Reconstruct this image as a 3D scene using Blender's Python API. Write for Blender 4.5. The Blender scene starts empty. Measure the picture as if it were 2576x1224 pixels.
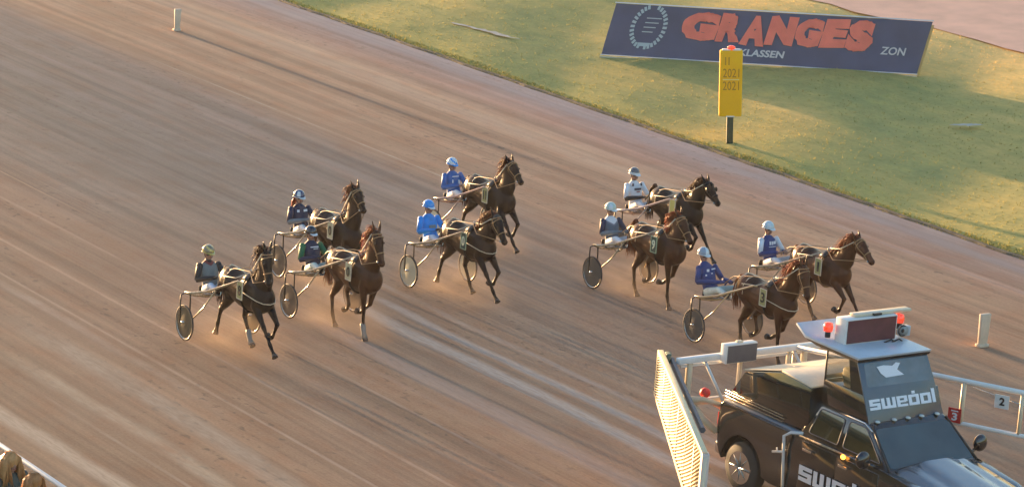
import bpy, bmesh, math, random
import numpy as np
from mathutils import Vector, Matrix
random.seed(7); rng = np.random.RandomState(5)
R = math.radians
# ------------------------------------------------------------------ camera, sky, sun, exposure
scene = bpy.context.scene
COL = scene.collection
FPX, PITCH, DIST, AZ, BANK = 7800.0, R(16.5), 60.0, R(34), R(5)      # measured from the photograph (2576 px wide)
FW = Vector((0, math.cos(PITCH), -math.sin(PITCH))); RT = Vector((1, 0, 0)); UP = RT.cross(FW)
def ray(x, y): return (FW*FPX + RT*(x-1288) - UP*(y-612)).normalized()
_d = ray(1288, 780); _p = _d*(DIST/_d.dot(FW))
CAM = Vector((0, 0, -_p.z)); P0 = CAM + _p
T = Vector((math.sin(AZ), -math.cos(AZ), 0))                          # way the race runs
L = Vector((math.cos(BANK)*math.cos(AZ), math.cos(BANK)*math.sin(AZ), -math.sin(BANK)))   # across, down the banking
N = T.cross(L)
LH = Vector((math.cos(AZ), math.sin(AZ), 0))
def frame(a, b, c, o):
    m = Matrix.Identity(4)
    for i, v in enumerate((a, b, c, o)):
        for j in range(3): m[j][i] = v[j]
    return m
M = frame(T, L, N, P0)                                                # banked track frame (u, v, z)
EDGE = 13.3
M2 = frame(T, LH, Vector((0, 0, 1)), P0 + L*EDGE)                     # level infield frame
M3 = frame(T, LH, Vector((0, 0, 1)), P0 - L*14.6)                     # level apron frame
def on(mat, x, y, h=0.0):
    n = Vector((mat[0][2], mat[1][2], mat[2][2])); o = mat.translation + n*h
    d = ray(x, y); p = CAM + d*((o-CAM).dot(n)/d.dot(n))
    return mat.inverted() @ p
cd = bpy.data.cameras.new('camera'); cam = bpy.data.objects.new('camera', cd); COL.objects.link(cam)
cd.sensor_width = 36; cd.lens = 36*FPX/2576; cd.clip_end = 3000; cd.clip_start = 1
cam.location = CAM; cam.rotation_euler = (R(90)-PITCH, 0, 0); scene.camera = cam
SUN_EL, SUN_AZ = R(1.9), math.atan2(-T.y, -T.x) + R(1.5)         # sun stands behind the field
sdir = Vector((math.cos(SUN_AZ)*math.cos(SUN_EL), math.sin(SUN_AZ)*math.cos(SUN_EL), math.sin(SUN_EL)))
world = bpy.data.worlds.new('World'); scene.world = world; world.use_nodes = True
wn = world.node_tree; sky = wn.nodes.new('ShaderNodeTexSky'); sky.sky_type = 'NISHITA'; sky.sun_disc = False
sky.sun_elevation = SUN_EL; sky.sun_rotation = math.atan2(sdir.x, sdir.y); sky.air_density = 1.0; sky.dust_density = 1.6; sky.ozone_density = 2.0
wn.links.new(sky.outputs[0], wn.nodes['Background'].inputs[0]); wn.nodes['Background'].inputs[1].default_value = 0.15
sd = bpy.data.lights.new('sun', 'SUN'); sd.energy = 3.2; sd.angle = R(1.0); sd.color = (1.0, .62, .30)
so = bpy.data.objects.new('sun', sd); COL.objects.link(so); so.rotation_euler = sdir.to_track_quat('Z', 'Y').to_euler(); so.location = (0, 60, 40)
vs = scene.view_settings; vs.view_transform = 'Standard'; vs.look = 'None'; vs.gamma = 1; vs.use_curve_mapping = False
vs.exposure = 2.96

# ------------------------------------------------------------------ materials
MATS = {}
def mat(name, col, rough=.6, metal=0, coat=0, var=0, vscale=8, bump=0, bscale=40, trans=0, emit=0, alpha=1, spec=.5, tlc=0):
    if name in MATS: return MATS[name]
    m = bpy.data.materials.new(name); m.use_nodes = True; nt = m.node_tree; b = nt.nodes['Principled BSDF']
    b.inputs['Base Color'].default_value = (*col, 1); b.inputs['Roughness'].default_value = rough; b.inputs['Metallic'].default_value = metal
    b.inputs['Coat Weight'].default_value = coat; b.inputs['Coat Roughness'].default_value = .05; b.inputs['Specular IOR Level'].default_value = spec
    b.inputs['Transmission Weight'].default_value = trans; b.inputs['Alpha'].default_value = alpha
    if emit: b.inputs['Emission Color'].default_value = (*col, 1); b.inputs['Emission Strength'].default_value = emit
    if var or bump:
        tc = nt.nodes.new('ShaderNodeTexCoord'); no = nt.nodes.new('ShaderNodeTexNoise'); no.inputs['Scale'].default_value = vscale; no.inputs['Detail'].default_value = 5
        nt.links.new(tc.outputs['Object'], no.inputs[0])
    if var:
        mx = nt.nodes.new('ShaderNodeMixRGB'); mx.inputs[1].default_value = (*[c*(1-var) for c in col], 1); mx.inputs[2].default_value = (*[min(1, c*(1+var)) for c in col], 1)
        rp = nt.nodes.new('ShaderNodeMapRange'); rp.inputs[1].default_value = .3; rp.inputs[2].default_value = .7
        nt.links.new(no.outputs[0], rp.inputs[0]); nt.links.new(rp.outputs[0], mx.inputs[0]); nt.links.new(mx.outputs[0], b.inputs['Base Color'])
        rr = nt.nodes.new('ShaderNodeMapRange'); rr.inputs[3].default_value = max(0, rough-.1); rr.inputs[4].default_value = min(1, rough+.12)
        nt.links.new(no.outputs[0], rr.inputs[0]); nt.links.new(rr.outputs[0], b.inputs['Roughness'])
    if bump:
        n2 = nt.nodes.new('ShaderNodeTexNoise'); n2.inputs['Scale'].default_value = bscale; n2.inputs['Detail'].default_value = 4
        nt.links.new(tc.outputs['Object'], n2.inputs[0])
        bp = nt.nodes.new('ShaderNodeBump'); bp.inputs['Strength'].default_value = bump; bp.inputs['Distance'].default_value = .01
        nt.links.new(n2.outputs[0], bp.inputs['Height']); nt.links.new(bp.outputs[0], b.inputs['Normal'])
    if tlc:
        tr = nt.nodes.new('ShaderNodeBsdfTranslucent'); tr.inputs[0].default_value = (*[min(1, c*1.6) for c in col], 1)
        ms = nt.nodes.new('ShaderNodeMixShader'); ms.inputs[0].default_value = tlc
        nt.links.new(b.outputs[0], ms.inputs[1]); nt.links.new(tr.outputs[0], ms.inputs[2]); nt.links.new(ms.outputs[0], nt.nodes['Material Output'].inputs[0])
    MATS[name] = m; return m

# ------------------------------------------------------------------ mesh helpers
def V(*a): return Vector(a)
class MB:
    def __init__(s): s.v = []; s.f = []; s.m = []
    def add(s, vs_, fs, mi=0, mx=None):
        o = len(s.v)
        for p in vs_: s.v.append(tuple(mx @ Vector(p)) if mx is not None else tuple(p))
        for f in fs: s.f.append(tuple(i+o for i in f)); s.m.append(mi)
        return s
    def box(s, c, d, mi=0, mx=None, taper=1.0):
        x, y, z = [k/2 for k in d]; vs_ = []
        for sz in (-1, 1):
            t = taper if sz > 0 else 1
            for sx, sy in ((-1, -1), (1, -1), (1, 1), (-1, 1)): vs_.append((c[0]+sx*x*t, c[1]+sy*y*t, c[2]+sz*z))
        return s.add(vs_, [(3, 2, 1, 0), (4, 5, 6, 7), (0, 1, 5, 4), (1, 2, 6, 5), (2, 3, 7, 6), (3, 0, 4, 7)], mi, mx)
    def tube(s, pts, ra, rb=None, side=None, n=10, mi=0, mx=None, caps=True):
        pts = [Vector(p) for p in pts]; k = len(pts)
        ra = list(ra) if hasattr(ra, '__len__') else [ra]*k
        rb = ra if rb is None else (list(rb) if hasattr(rb, '__len__') else [rb]*k)
        vs_ = []; prev = None
        for i, p in enumerate(pts):
            t = (pts[min(i+1, k-1)] - pts[max(i-1, 0)]).normalized()
            if side is not None: sv = Vector(side)
            else: sv = prev if prev is not None else (Vector((0, 1, 0)) if abs(t.y) < .9 else Vector((1, 0, 0)))
            sv = sv - t*sv.dot(t)
            if sv.length < 1e-4: sv = t.orthogonal()
            sv.normalize(); prev = sv; nv = t.cross(sv)
            for j in range(n):
                a = 2*math.pi*j/n; vs_.append(p + sv*(math.cos(a)*ra[i]) + nv*(math.sin(a)*rb[i]))
        fs = [(i*n+j, i*n+(j+1) % n, (i+1)*n+(j+1) % n, (i+1)*n+j) for i in range(k-1) for j in range(n)]
        if caps: fs += [tuple(range(n-1, -1, -1)), tuple((k-1)*n+j for j in range(n))]
        return s.add(vs_, fs, mi, mx)
    def ball(s, c, r, n=12, m=8, mi=0, mx=None, zmin=-1.0):
        r = r if hasattr(r, '__len__') else (r, r, r); vs_ = []; fs = []
        for i in range(m+1):
            th = math.pi*i/m; cz = max(zmin, math.cos(th)); sr = math.sin(th) if cz > zmin else math.sqrt(max(0, 1-zmin*zmin))*(math.sin(th) if False else max(0.001, 1-(th-math.acos(zmin))*2))
            for j in range(n): a = 2*math.pi*j/n; vs_.append((c[0]+r[0]*sr*math.cos(a), c[1]+r[1]*sr*math.sin(a), c[2]+r[2]*cz))
        for i in range(m):
            for j in range(n): fs.append((i*n+j, (i+1)*n+j, (i+1)*n+(j+1) % n, i*n+(j+1) % n))
        return s.add(vs_, fs, mi, mx)
    def prism(s, poly, axis, a, b, mi=0, mx=None):
        """polygon extruded along an axis: 'y' -> poly is (x,z); 'x' -> (y,z); 'z' -> (x,y)"""
        def P(q, t): return {'y': (q[0], t, q[1]), 'x': (t, q[0], q[1]), 'z': (q[0], q[1], t)}[axis]
        k = len(poly); vs_ = [P(q, a) for q in poly] + [P(q, b) for q in poly]
        fs = [tuple(range(k)), tuple(range(2*k-1, k-1, -1))] + [(i, i+k, (i+1) % k+k, (i+1) % k) for i in range(k)]
        return s.add(vs_, fs, mi, mx)
    def hexa(s, p8, mi=0, mx=None):
        return s.add(p8, [(3, 2, 1, 0), (4, 5, 6, 7), (0, 1, 5, 4), (1, 2, 6, 5), (2, 3, 7, 6), (3, 0, 4, 7)], mi, mx)
    def mesh(s, name, mats, smooth=False):
        me = bpy.data.meshes.new(name); me.from_pydata(s.v, [], s.f)
        for m in (mats if isinstance(mats, (list, tuple)) else [mats]): me.materials.append(m)
        me.polygons.foreach_set('material_index', s.m)
        bm = bmesh.new(); bm.from_mesh(me); bmesh.ops.recalc_face_normals(bm, faces=bm.faces); bm.to_mesh(me); bm.free()
        if smooth: me.polygons.foreach_set('use_smooth', [True]*len(me.polygons))
        return me
    def build(s, name, mats, parent=None, smooth=False, bevel=0, remesh=0, smit=0, seg=2):
        me = s.mesh(name, mats, smooth); o = bpy.data.objects.new(name, me); COL.objects.link(o)
        if remesh or bevel:
            if remesh:
                r = o.modifiers.new('r', 'REMESH'); r.mode = 'VOXEL'; r.voxel_size = remesh; r.use_smooth_shade = True
                if smit: q = o.modifiers.new('s', 'SMOOTH'); q.iterations = smit; q.factor = .5
            if bevel:
                q = o.modifiers.new('b', 'BEVEL'); q.width = bevel; q.segments = seg; q.limit_method = 'ANGLE'; q.angle_limit = R(35); q.harden_normals = False
            dg = bpy.context.evaluated_depsgraph_get(); nm = bpy.data.meshes.new_from_object(o.evaluated_get(dg))
            o.modifiers.clear(); o.data = nm; nm.name = name
            if remesh and not nm.materials: nm.materials.append(mats[0] if isinstance(mats, (list, tuple)) else mats)
            if bevel and not remesh: nm.shade_smooth() if hasattr(nm, 'shade_smooth') else None; shade_auto(nm, R(40))
        if parent is not None: o.parent = parent
        return o
def shade_auto(me, ang):
    bm = bmesh.new(); bm.from_mesh(me)
    for f in bm.faces: f.smooth = True
    for e in bm.edges:
        if len(e.link_faces) == 2 and e.calc_face_angle(0) > ang: e.smooth = False
    bm.to_mesh(me); bm.free()
def empty(name, mx): o = bpy.data.objects.new(name, None); COL.objects.link(o); o.matrix_world = mx; o.empty_display_size = .2; return o
def tag(o, label, cat, group=None, kind=None):
    if label: o['label'] = label
    if cat: o['category'] = cat
    if group: o['group'] = group
    if kind: o['kind'] = kind
    return o
def at(mx, x=0, y=0, z=0, rz=0): return mx @ Matrix.Translation((x, y, z)) @ Matrix.Rotation(rz, 4, 'Z')
def text_obj(name, s, w, h, m, mx, parent, bold=0.0, ext=.004, font_shear=0, rough=0):
    cu = bpy.data.curves.new(name, 'FONT'); cu.body = s; cu.size = 1; cu.offset = bold; cu.extrude = ext; cu.shear = font_shear; cu.resolution_u = 3 if not rough else 7
    cu.align_x = 'LEFT'
    o = bpy.data.objects.new(name, cu); COL.objects.link(o)
    dg = bpy.context.evaluated_depsgraph_get(); dg.update(); me = bpy.data.meshes.new_from_object(o.evaluated_get(dg)); bpy.data.objects.remove(o)
    co = np.array([v.co[:] for v in me.vertices]); lo = co.min(0); hi = co.max(0)
    for v in me.vertices:
        v.co = mx @ Vector(((v.co.x-lo[0])/(hi[0]-lo[0])*w, (v.co.y-lo[1])/(hi[1]-lo[1])*h, v.co.z))
    if rough:
        for v, p in zip(me.vertices, co):
            q = math.sin(p[0]*41+p[1]*67)*.6+math.sin(p[0]*97-p[1]*53)*.6; v.co += (mx.to_3x3() @ Vector((q*rough, math.cos(p[0]*71+p[1]*31)*rough, 0)))
    me.materials.clear(); me.materials.append(m)
    o = bpy.data.objects.new(name, me); COL.objects.link(o); o.parent = parent; return o

# ------------------------------------------------------------------ ground
def stretch_noise(nt, co, sc, scale=1, detail=4, rough=.5):
    mp = nt.nodes.new('ShaderNodeMapping'); mp.inputs['Scale'].default_value = sc; nt.links.new(co, mp.inputs[0])
    no = nt.nodes.new('ShaderNodeTexNoise'); no.inputs['Scale'].default_value = scale; no.inputs['Detail'].default_value = detail; no.inputs['Roughness'].default_value = rough
    nt.links.new(mp.outputs[0], no.inputs[0]); return no.outputs[0]
def math_n(nt, op, a, b=None, c=None, clamp=False):
    n = nt.nodes.new('ShaderNodeMath'); n.operation = op; n.use_clamp = clamp
    for i, q in enumerate((a, b, c)):
        if q is None: continue
        if isinstance(q, (int, float)): n.inputs[i].default_value = q
        else: nt.links.new(q, n.inputs[i])
    return n.outputs[0]
def mixc(nt, f, a, b, mode='MIX'):
    n = nt.nodes.new('ShaderNodeMixRGB'); n.blend_type = mode
    if isinstance(f, (int, float)): n.inputs[0].default_value = f
    else: nt.links.new(f, n.inputs[0])
    for i, q in ((1, a), (2, b)):
        if isinstance(q, tuple): n.inputs[i].default_value = (*q, 1)
        else: nt.links.new(q, n.inputs[i])
    return n.outputs[0]
def maprange(nt, x, a, b, c=0, d=1):
    n = nt.nodes.new('ShaderNodeMapRange'); n.clamp = True; nt.links.new(x, n.inputs[0])
    for i, q in enumerate((a, b, c, d)): n.inputs[i+1].default_value = q
    return n.outputs[0]
def ramp(nt, x, stops):
    n = nt.nodes.new('ShaderNodeValToRGB'); nt.links.new(x, n.inputs[0]); e = n.color_ramp.elements
    while len(e) < len(stops): e.new(.5)
    for q, (p, c) in zip(e, stops): q.position = p; q.color = (*c, 1)
    return n.outputs[0]
def track_material():
    m = bpy.data.materials.new('raked_dirt'); m.use_nodes = True; nt = m.node_tree; b = nt.nodes['Principled BSDF']
    tc = nt.nodes.new('ShaderNodeTexCoord'); co = tc.outputs['Object']
    sx = nt.nodes.new('ShaderNodeSeparateXYZ'); nt.links.new(co, sx.inputs[0]); u, v = sx.outputs[0], sx.outputs[1]
    wob = stretch_noise(nt, co, (.06, .10, 1), 1, 3)
    vw = math_n(nt, 'ADD', v, maprange(nt, wob, .2, .8, -.6, .6))
    f = maprange(nt, vw, -15, 13.4, 0, 1)
    def p(vv): return (vv+15)/28.4
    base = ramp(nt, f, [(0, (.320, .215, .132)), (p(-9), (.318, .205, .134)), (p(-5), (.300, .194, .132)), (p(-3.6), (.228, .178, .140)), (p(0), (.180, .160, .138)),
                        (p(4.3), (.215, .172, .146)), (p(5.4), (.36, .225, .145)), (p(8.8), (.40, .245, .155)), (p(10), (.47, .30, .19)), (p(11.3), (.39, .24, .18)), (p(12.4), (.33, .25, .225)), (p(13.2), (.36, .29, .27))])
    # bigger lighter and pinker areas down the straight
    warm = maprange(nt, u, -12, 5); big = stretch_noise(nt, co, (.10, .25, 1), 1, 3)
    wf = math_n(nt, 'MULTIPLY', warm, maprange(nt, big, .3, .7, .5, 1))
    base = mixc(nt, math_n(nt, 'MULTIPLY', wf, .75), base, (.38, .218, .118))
    s1 = stretch_noise(nt, co, (.035, 2.2, 1), 1, 6, .65); s2 = stretch_noise(nt, co, (.12, 9, 1), 1, 4, .6); s3 = stretch_noise(nt, co, (.25, .7, 1), 1, 5, .6)
    base = mixc(nt, .9, base, ramp(nt, s1, [(.34, (.72, .73, .75)), (.5, (1, 1, 1)), (.66, (1.26, 1.24, 1.21))]), 'MULTIPLY')
    base = mixc(nt, .3, base, ramp(nt, s2, [(.3, (.8, .8, .8)), (.5, (1, 1, 1)), (.7, (1.2, 1.18, 1.15))]), 'MULTIPLY')
    base = mixc(nt, .6, base, ramp(nt, s3, [(.3, (.88, .84, .82)), (.7, (1.12, 1.12, 1.14))]), 'MULTIPLY')
    patch = stretch_noise(nt, co, (.9, 1.5, 1), 1, 4, .6)
    base = mixc(nt, .7, base, ramp(nt, patch, [(.35, (.98, .87, .81)), (.5, (1, 1, 1)), (.65, (1.06, 1.10, 1.09))]), 'MULTIPLY')
    grit = stretch_noise(nt, co, (16, 22, 1), 1, 3, .7); base = mixc(nt, .55, base, ramp(nt, grit, [(.32, (.78, .77, .76)), (.5, (1, 1, 1)), (.7, (1.2, 1.2, 1.2))]), 'MULTIPLY')
    hoof = stretch_noise(nt, co, (3.2, 5.5, 1), 1, 2, .5); hz_ = stretch_noise(nt, co, (.12, .45, 1), 1, 3, .5); base = mixc(nt, math_n(nt, 'MULTIPLY', maprange(nt, hoof, .60, .68, 0, .55), maprange(nt, hz_, .42, .6)), base, (.12, .088, .066))
    brk = stretch_noise(nt, co, (.35, 1.0, 1), 1, 4, .7); fine = stretch_noise(nt, co, (3.0, 20, 1), 1, 3, .6)
    wv = math_n(nt, 'ADD', v, maprange(nt, stretch_noise(nt, co, (.15, .3, 1), 1, 2), .2, .8, -.22, .22))
    for (vc, w, u0, u1, k, c, br) in [(5.08, .045, -24, -8, .85, (.48, .42, .33), .5), (2.4, .09, -34, -23, .35, (.33, .30, .28), .45), (-2.75, .26, -2, 30, .75, (.50, .43, .36), .3), (-2.05, .20, -3, 30, .7, (.50, .42, .35), .3), (-1.35, .12, -6, 30, .5, (.42, .36, .31), .4),
        (-2.95, .035, 3.2, 6, .8, (.45, .42, .35), .5), (-7.0, .06, -16, 30, .7, (.58, .38, .25), .42), (-6.2, .05, -16, 30, .35, (.36, .26, .19), .5), (-4.42, .035, -16, -10.5, .8, (.50, .33, .22), .4), (-4.75, .10, -16, 20, .35, (.34, .23, .17), .4),
        (-5.45, .05, -15, 30, .55, (.5, .34, .24), .45), (-4.1, .34, -1, 30, .6, (.46, .33, .26), .3), (-8.15, .05, -8, 20, .6, (.55, .38, .26), .4), (-9.3, .40, -2, 9, .75, (.52, .38, .26), .4), (-10.4, .26, 0, 8, .7, (.55, .42, .28), .45),
        (-11.92, .24, 0, 14, .85, (.62, .45, .30), .22), (-8.55, .16, -9, 3, .6, (.50, .37, .27), .5), (-10.9, .05, 2, 9, .6, (.55, .40, .28), .5), (9.7, .5, -40, -5, .35, (.40, .30, .23), .3), (1.0, .26, -36, 0, .5, (.27, .25, .225), .5), (-1.0, .24, -30, -4, .5, (.27, .25, .22), .5),
        (3.3, .2, -34, -4, .45, (.28, .26, .23), .5), (6.9, .05, -5, 8, .35, (.42, .32, .22), .55), (11.2, .15, -6, 6, .4, (.36, .29, .27), .4), (12.6, .35, -34, 8, .45, (.34, .30, .29), .3)]:
        d = math_n(nt, 'ABSOLUTE', math_n(nt, 'SUBTRACT', wv if w > .1 else v, vc))
        a = maprange(nt, d, w, w*.35, 0, 1)
        e = math_n(nt, 'MULTIPLY', maprange(nt, u, u0-1.5, u0+1.5), maprange(nt, u, u1+1.5, u1-1.5))
        e = math_n(nt, 'MULTIPLY', e, maprange(nt, brk, br-.08, br+.15, .25, 1)); e = math_n(nt, 'MULTIPLY', e, maprange(nt, fine, .25, .6, .45, 1))
        base = mixc(nt, math_n(nt, 'MULTIPLY', math_n(nt, 'MULTIPLY', a, e), k), base, c)
    nt.links.new(base, b.inputs['Base Color']); b.inputs['Roughness'].default_value = .9; b.inputs['Specular IOR Level'].default_value = .2
    clod = nt.nodes.new('ShaderNodeTexNoise'); clod.inputs['Scale'].default_value = 14; clod.inputs['Detail'].default_value = 5; nt.links.new(co, clod.inputs[0])
    hh = math_n(nt, 'ADD', math_n(nt, 'MULTIPLY', clod.outputs[0], .6), math_n(nt, 'ADD', s2, math_n(nt, 'MULTIPLY', fine, .5)))
    bp = nt.nodes.new('ShaderNodeBump'); bp.inputs['Strength'].default_value = .3; bp.inputs['Distance'].default_value = .012; nt.links.new(hh, bp.inputs['Height']); nt.links.new(bp.outputs[0], b.inputs['Normal'])
    return m
def grid_obj(name, us, vs_, zf, m, mx):
    U, W = np.meshgrid(us, vs_, indexing='ij'); Z = zf(U, W); nu, nv = U.shape
    co = np.stack([U, W, Z], -1).reshape(-1, 3); idx = np.arange(nu*nv).reshape(nu, nv)
    q = np.stack([idx[:-1, :-1], idx[1:, :-1], idx[1:, 1:], idx[:-1, 1:]], -1).reshape(-1, 4)
    me = bpy.data.meshes.new(name); me.vertices.add(len(co)); me.vertices.foreach_set('co', co.ravel()); me.loops.add(q.size); me.loops.foreach_set('vertex_index', q.ravel())
    me.polygons.add(len(q)); me.polygons.foreach_set('loop_start', np.arange(0, q.size, 4)); me.polygons.foreach_set('loop_total', np.full(len(q), 4)); me.update(); me.validate()
    me.materials.append(m); me.polygons.foreach_set('use_smooth', [True]*len(q)); o = bpy.data.objects.new(name, me); COL.objects.link(o); o.matrix_world = mx; return o
def noise1(n, k, r): return np.interp(np.linspace(0, k, n), np.arange(k+1), r.uniform(-1, 1, k+1))
vs1 = np.linspace(-14.6, 13.3, 620)
prof = sum(a*noise1(620, k, rng) for a, k in ((.006, 28), (.003, 90), (.0012, 260)))
prof2 = sum(a*noise1(620, k, rng) for a, k in ((.006, 30), (.0025, 100)))
us1 = np.concatenate([[-400, -150, -80], np.arange(-45, 20, .35), [40, 80, 150, 400]])
ph = rng.uniform(-1, 1, len(us1))*.0004
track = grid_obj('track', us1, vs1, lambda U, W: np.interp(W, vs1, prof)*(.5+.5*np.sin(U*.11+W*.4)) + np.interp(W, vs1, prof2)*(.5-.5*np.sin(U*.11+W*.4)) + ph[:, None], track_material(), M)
tag(track, 'pinkish brown raked dirt racing track with pale wheel streaks', None, kind='structure')

def grass_material():
    m = bpy.data.materials.new('infield_turf'); m.use_nodes = True; nt = m.node_tree; b = nt.nodes['Principled BSDF']
    tc = nt.nodes.new('ShaderNodeTexCoord'); co = tc.outputs['Object']
    sx = nt.nodes.new('ShaderNodeSeparateXYZ'); nt.links.new(co, sx.inputs[0]); w = sx.outputs[1]
    n1 = stretch_noise(nt, co, (.18, .45, 1), 1, 5, .6); n2 = stretch_noise(nt, co, (1.2, 1.6, 1), 1, 5, .65); n3 = stretch_noise(nt, co, (6, 9, 1), 1, 4, .7)
    c = ramp(nt, n1, [(.28, (.27, .29, .110)), (.45, (.38, .34, .115)), (.58, (.46, .37, .120)), (.72, (.60, .44, .15))])
    # golden strip that borders the far path, and the lighter strip beside the track
    far_gold = math_n(nt, 'MULTIPLY', maprange(nt, w, 8.5, 12.5), maprange(nt, n1, .34, .50, .45, 1)); c = mixc(nt, far_gold, c, (.78, .52, .18))
    nearb = math_n(nt, 'MULTIPLY', maprange(nt, w, 1.9, .2), maprange(nt, n2, .3, .7, .2, 1)); c = mixc(nt, math_n(nt, 'MULTIPLY', nearb, .6), c, (.46, .38, .10))
    c = mixc(nt, .6, c, ramp(nt, n2, [(.3, (.72, .8, .75)), (.5, (1, 1, 1)), (.7, (1.3, 1.2, 1.05))]), 'MULTIPLY')
    c = mixc(nt, .35, c, ramp(nt, n3, [(.3, (.7, .74, .7)), (.5, (1, 1, 1)), (.7, (1.3, 1.25, 1.2))]), 'MULTIPLY')
    nt.links.new(c, b.inputs['Base Color']); b.inputs['Roughness'].default_value = .95; b.inputs['Specular IOR Level'].default_value = .15
    bp = nt.nodes.new('ShaderNodeBump'); bp.inputs['Strength'].default_value = .35; bp.inputs['Distance'].default_value = .02; nt.links.new(math_n(nt, 'ADD', n3, math_n(nt, 'MULTIPLY', n2, .5)), bp.inputs['Height']); nt.links.new(bp.outputs[0], b.inputs['Normal'])
    return m
gm = grass_material()
ug = np.concatenate([[-600, -200, -90], np.arange(-50, 25, .5), [60, 150, 600]]); wg = np.concatenate([np.linspace(0, 24, 90), [30, 50, 120, 300, 900]])
_a, _b = rng.uniform(0, 6, 8), rng.uniform(.15, .9, 8)
def gz(U, W):
    z = sum(.018*np.sin(_b[i]*U*1.3+_a[i]+W*_b[7-i]) for i in range(8)); return (z+.06)*np.clip(W/.5, 0, 1)*(np.abs(W) < 40) - .02*(W < .01)
infield = tag(grid_obj('infield_grass', ug, wg, gz, gm, M2), 'green infield turf with golden patches', None, kind='structure')
apron = grid_obj('apron', np.array([-600, -45, 0, 20, 600.]), np.array([-400, -30, -5, -.4, 0.02]), lambda U, W: U*0-.05, mat('asphalt', (.06, .058, .055), .9, var=.3, vscale=3, bump=.4, bscale=60), M3)
tag(apron, 'grey asphalt apron behind the rail', None, kind='structure')
# far path and the pale worn strips lying in the turf
def strip(name, pts, z, m, mx):
    mb = MB(); k = len(pts)//2; vs_ = [(p[0], p[1], z) for p in pts]; mb.add(vs_, [tuple(range(len(pts)))]); o = mb.build(name, m); o.matrix_world = mx; return o
a = on(M2, 2180, 45); a2 = on(M2, 2330, 74); a3 = on(M2, 2576, 140)
mb = MB(); ue = np.linspace(-60, 12, 60); ve = np.interp(ue, [-60, a.x, a2.x, a3.x, 12], [a.y-.5, a.y, a2.y, a3.y, a3.y+.6]) + rng.uniform(-.12, .12, 60)
mb.add([(x, y, .10) for x, y in zip(ue, ve)]+[(x, y+7, .10) for x, y in zip(ue, ve)], [(i, i+1, 61+i, 60+i) for i in range(59)])
path = mb.build('far_path', mat('path_gravel', (.70, .42, .30), .95, var=.12, vscale=1.2, bump=.4, bscale=30)); path.matrix_world = M2
tag(path, 'pinkish gravel path beyond the turf at top right', None, kind='structure')
chalk = mat('worn_chalk', (.42, .40, .33), .9, var=.25, vscale=3)
for (px, py, qx, qy, hw) in [(1140, 57, 1310, 100, 3.0), (2395, 313, 2475, 315, 5)]:
    p = on(M2, px, py, .12); q = on(M2, qx, qy, .12); n = 14; mb = MB(); vs_ = []
    for i in range(n+1):
        t = i/n; c = p.lerp(q, t); wd = .10*hw/3*math.sin(math.pi*min(1, t*1.0+.05))**.5*(1+.4*random.uniform(-1, 1)); c.y += random.uniform(-.05, .05)
        vs_ += [(c.x, c.y-wd, .125), (c.x, c.y+wd, .125)]
    mb.add(vs_, [(2*i, 2*i+2, 2*i+3, 2*i+1) for i in range(n)]); o = mb.build('worn_turf_line', chalk); o.matrix_world = M2; tag(o, None, None, kind='structure')
# grass blades: nobody could count them
def blades(name, n, u0, u1, w0, w1, h0, h1, m, label, dens=None):
    u_ = rng.uniform(u0, u1, n); w_ = w0+(w1-w0)*rng.uniform(0, 1, n)**1.2
    if dens is not None: k = dens(u_, w_); u_, w_ = u_[k], w_[k]
    n = len(u_); h = rng.uniform(h0, h1, n); an = rng.uniform(0, 6.28, n); bw = rng.uniform(.012, .03, n); lx, ly = rng.normal(0, .4, n)*h, rng.normal(0, .4, n)*h
    z = gz(u_, w_)-.005
    A = np.stack([u_-np.cos(an)*bw, w_-np.sin(an)*bw, z], -1); B = np.stack([u_+np.cos(an)*bw, w_+np.sin(an)*bw, z], -1); C = np.stack([u_+lx, w_+ly, z+h], -1)
    co = np.stack([A, B, C], 1).reshape(-1, 3); me = bpy.data.meshes.new(name); me.vertices.add(3*n); me.vertices.foreach_set('co', co.ravel()); me.loops.add(3*n); me.loops.foreach_set('vertex_index', np.arange(3*n))
    me.polygons.add(n); me.polygons.foreach_set('loop_start', np.arange(0, 3*n, 3)); me.polygons.foreach_set('loop_total', np.full(n, 3)); me.update(); me.materials.append(m)
    o = bpy.data.objects.new(name, me); COL.objects.link(o); o.matrix_world = M2; tag(o, label, 'grass', kind='stuff'); return o
bm_g = grass_material(); bm_g.name = 'turf_blade'; _t = bm_g.node_tree; _bb = _t.nodes['Principled BSDF']; _s = _t.nodes.new('ShaderNodeBsdfTranslucent'); _t.links.new(_bb.inputs['Base Color'].links[0].from_socket, _s.inputs[0]); _m = _t.nodes.new('ShaderNodeMixShader'); _m.inputs[0].default_value = .2; _t.links.new(_bb.outputs[0], _m.inputs[1]); _t.links.new(_s.outputs[0], _m.inputs[2]); _t.links.new(_m.outputs[0], _t.nodes['Material Output'].inputs[0])
blades('grass_blades', 45000, -46, 10, .02, 22, .015, .045, bm_g, 'short green grass growing all over the infield', lambda u_, w_: w_ < np.interp(u_, ue, ve))
blades('grass_edge_tufts', 9000, -46, 10, -.06, .30, .03, .08, bm_g, 'ragged taller grass along the edge of the dirt track')
mb = MB(); nn = 260
e = [(u_, .03*math.sin(u_*2.1)+.02*random.uniform(-1, 1)) for u_ in np.linspace(-60, 25, nn)]
mb.add([(x, y-.07, -.03) for x, y in e]+[(x, y-.02, .045) for x, y in e]+[(x, y+.06, .05) for x, y in e], [(i, i+1, nn+i+1, nn+i) for i in range(nn-1)]+[(nn+i, nn+i+1, 2*nn+i+1, 2*nn+i) for i in range(nn-1)])
o = mb.build('turf_edge', mat('soil_edge', (.15, .12, .075), .95, var=.3, vscale=6)); o.matrix_world = M2; tag(o, None, None, kind='structure')
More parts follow.
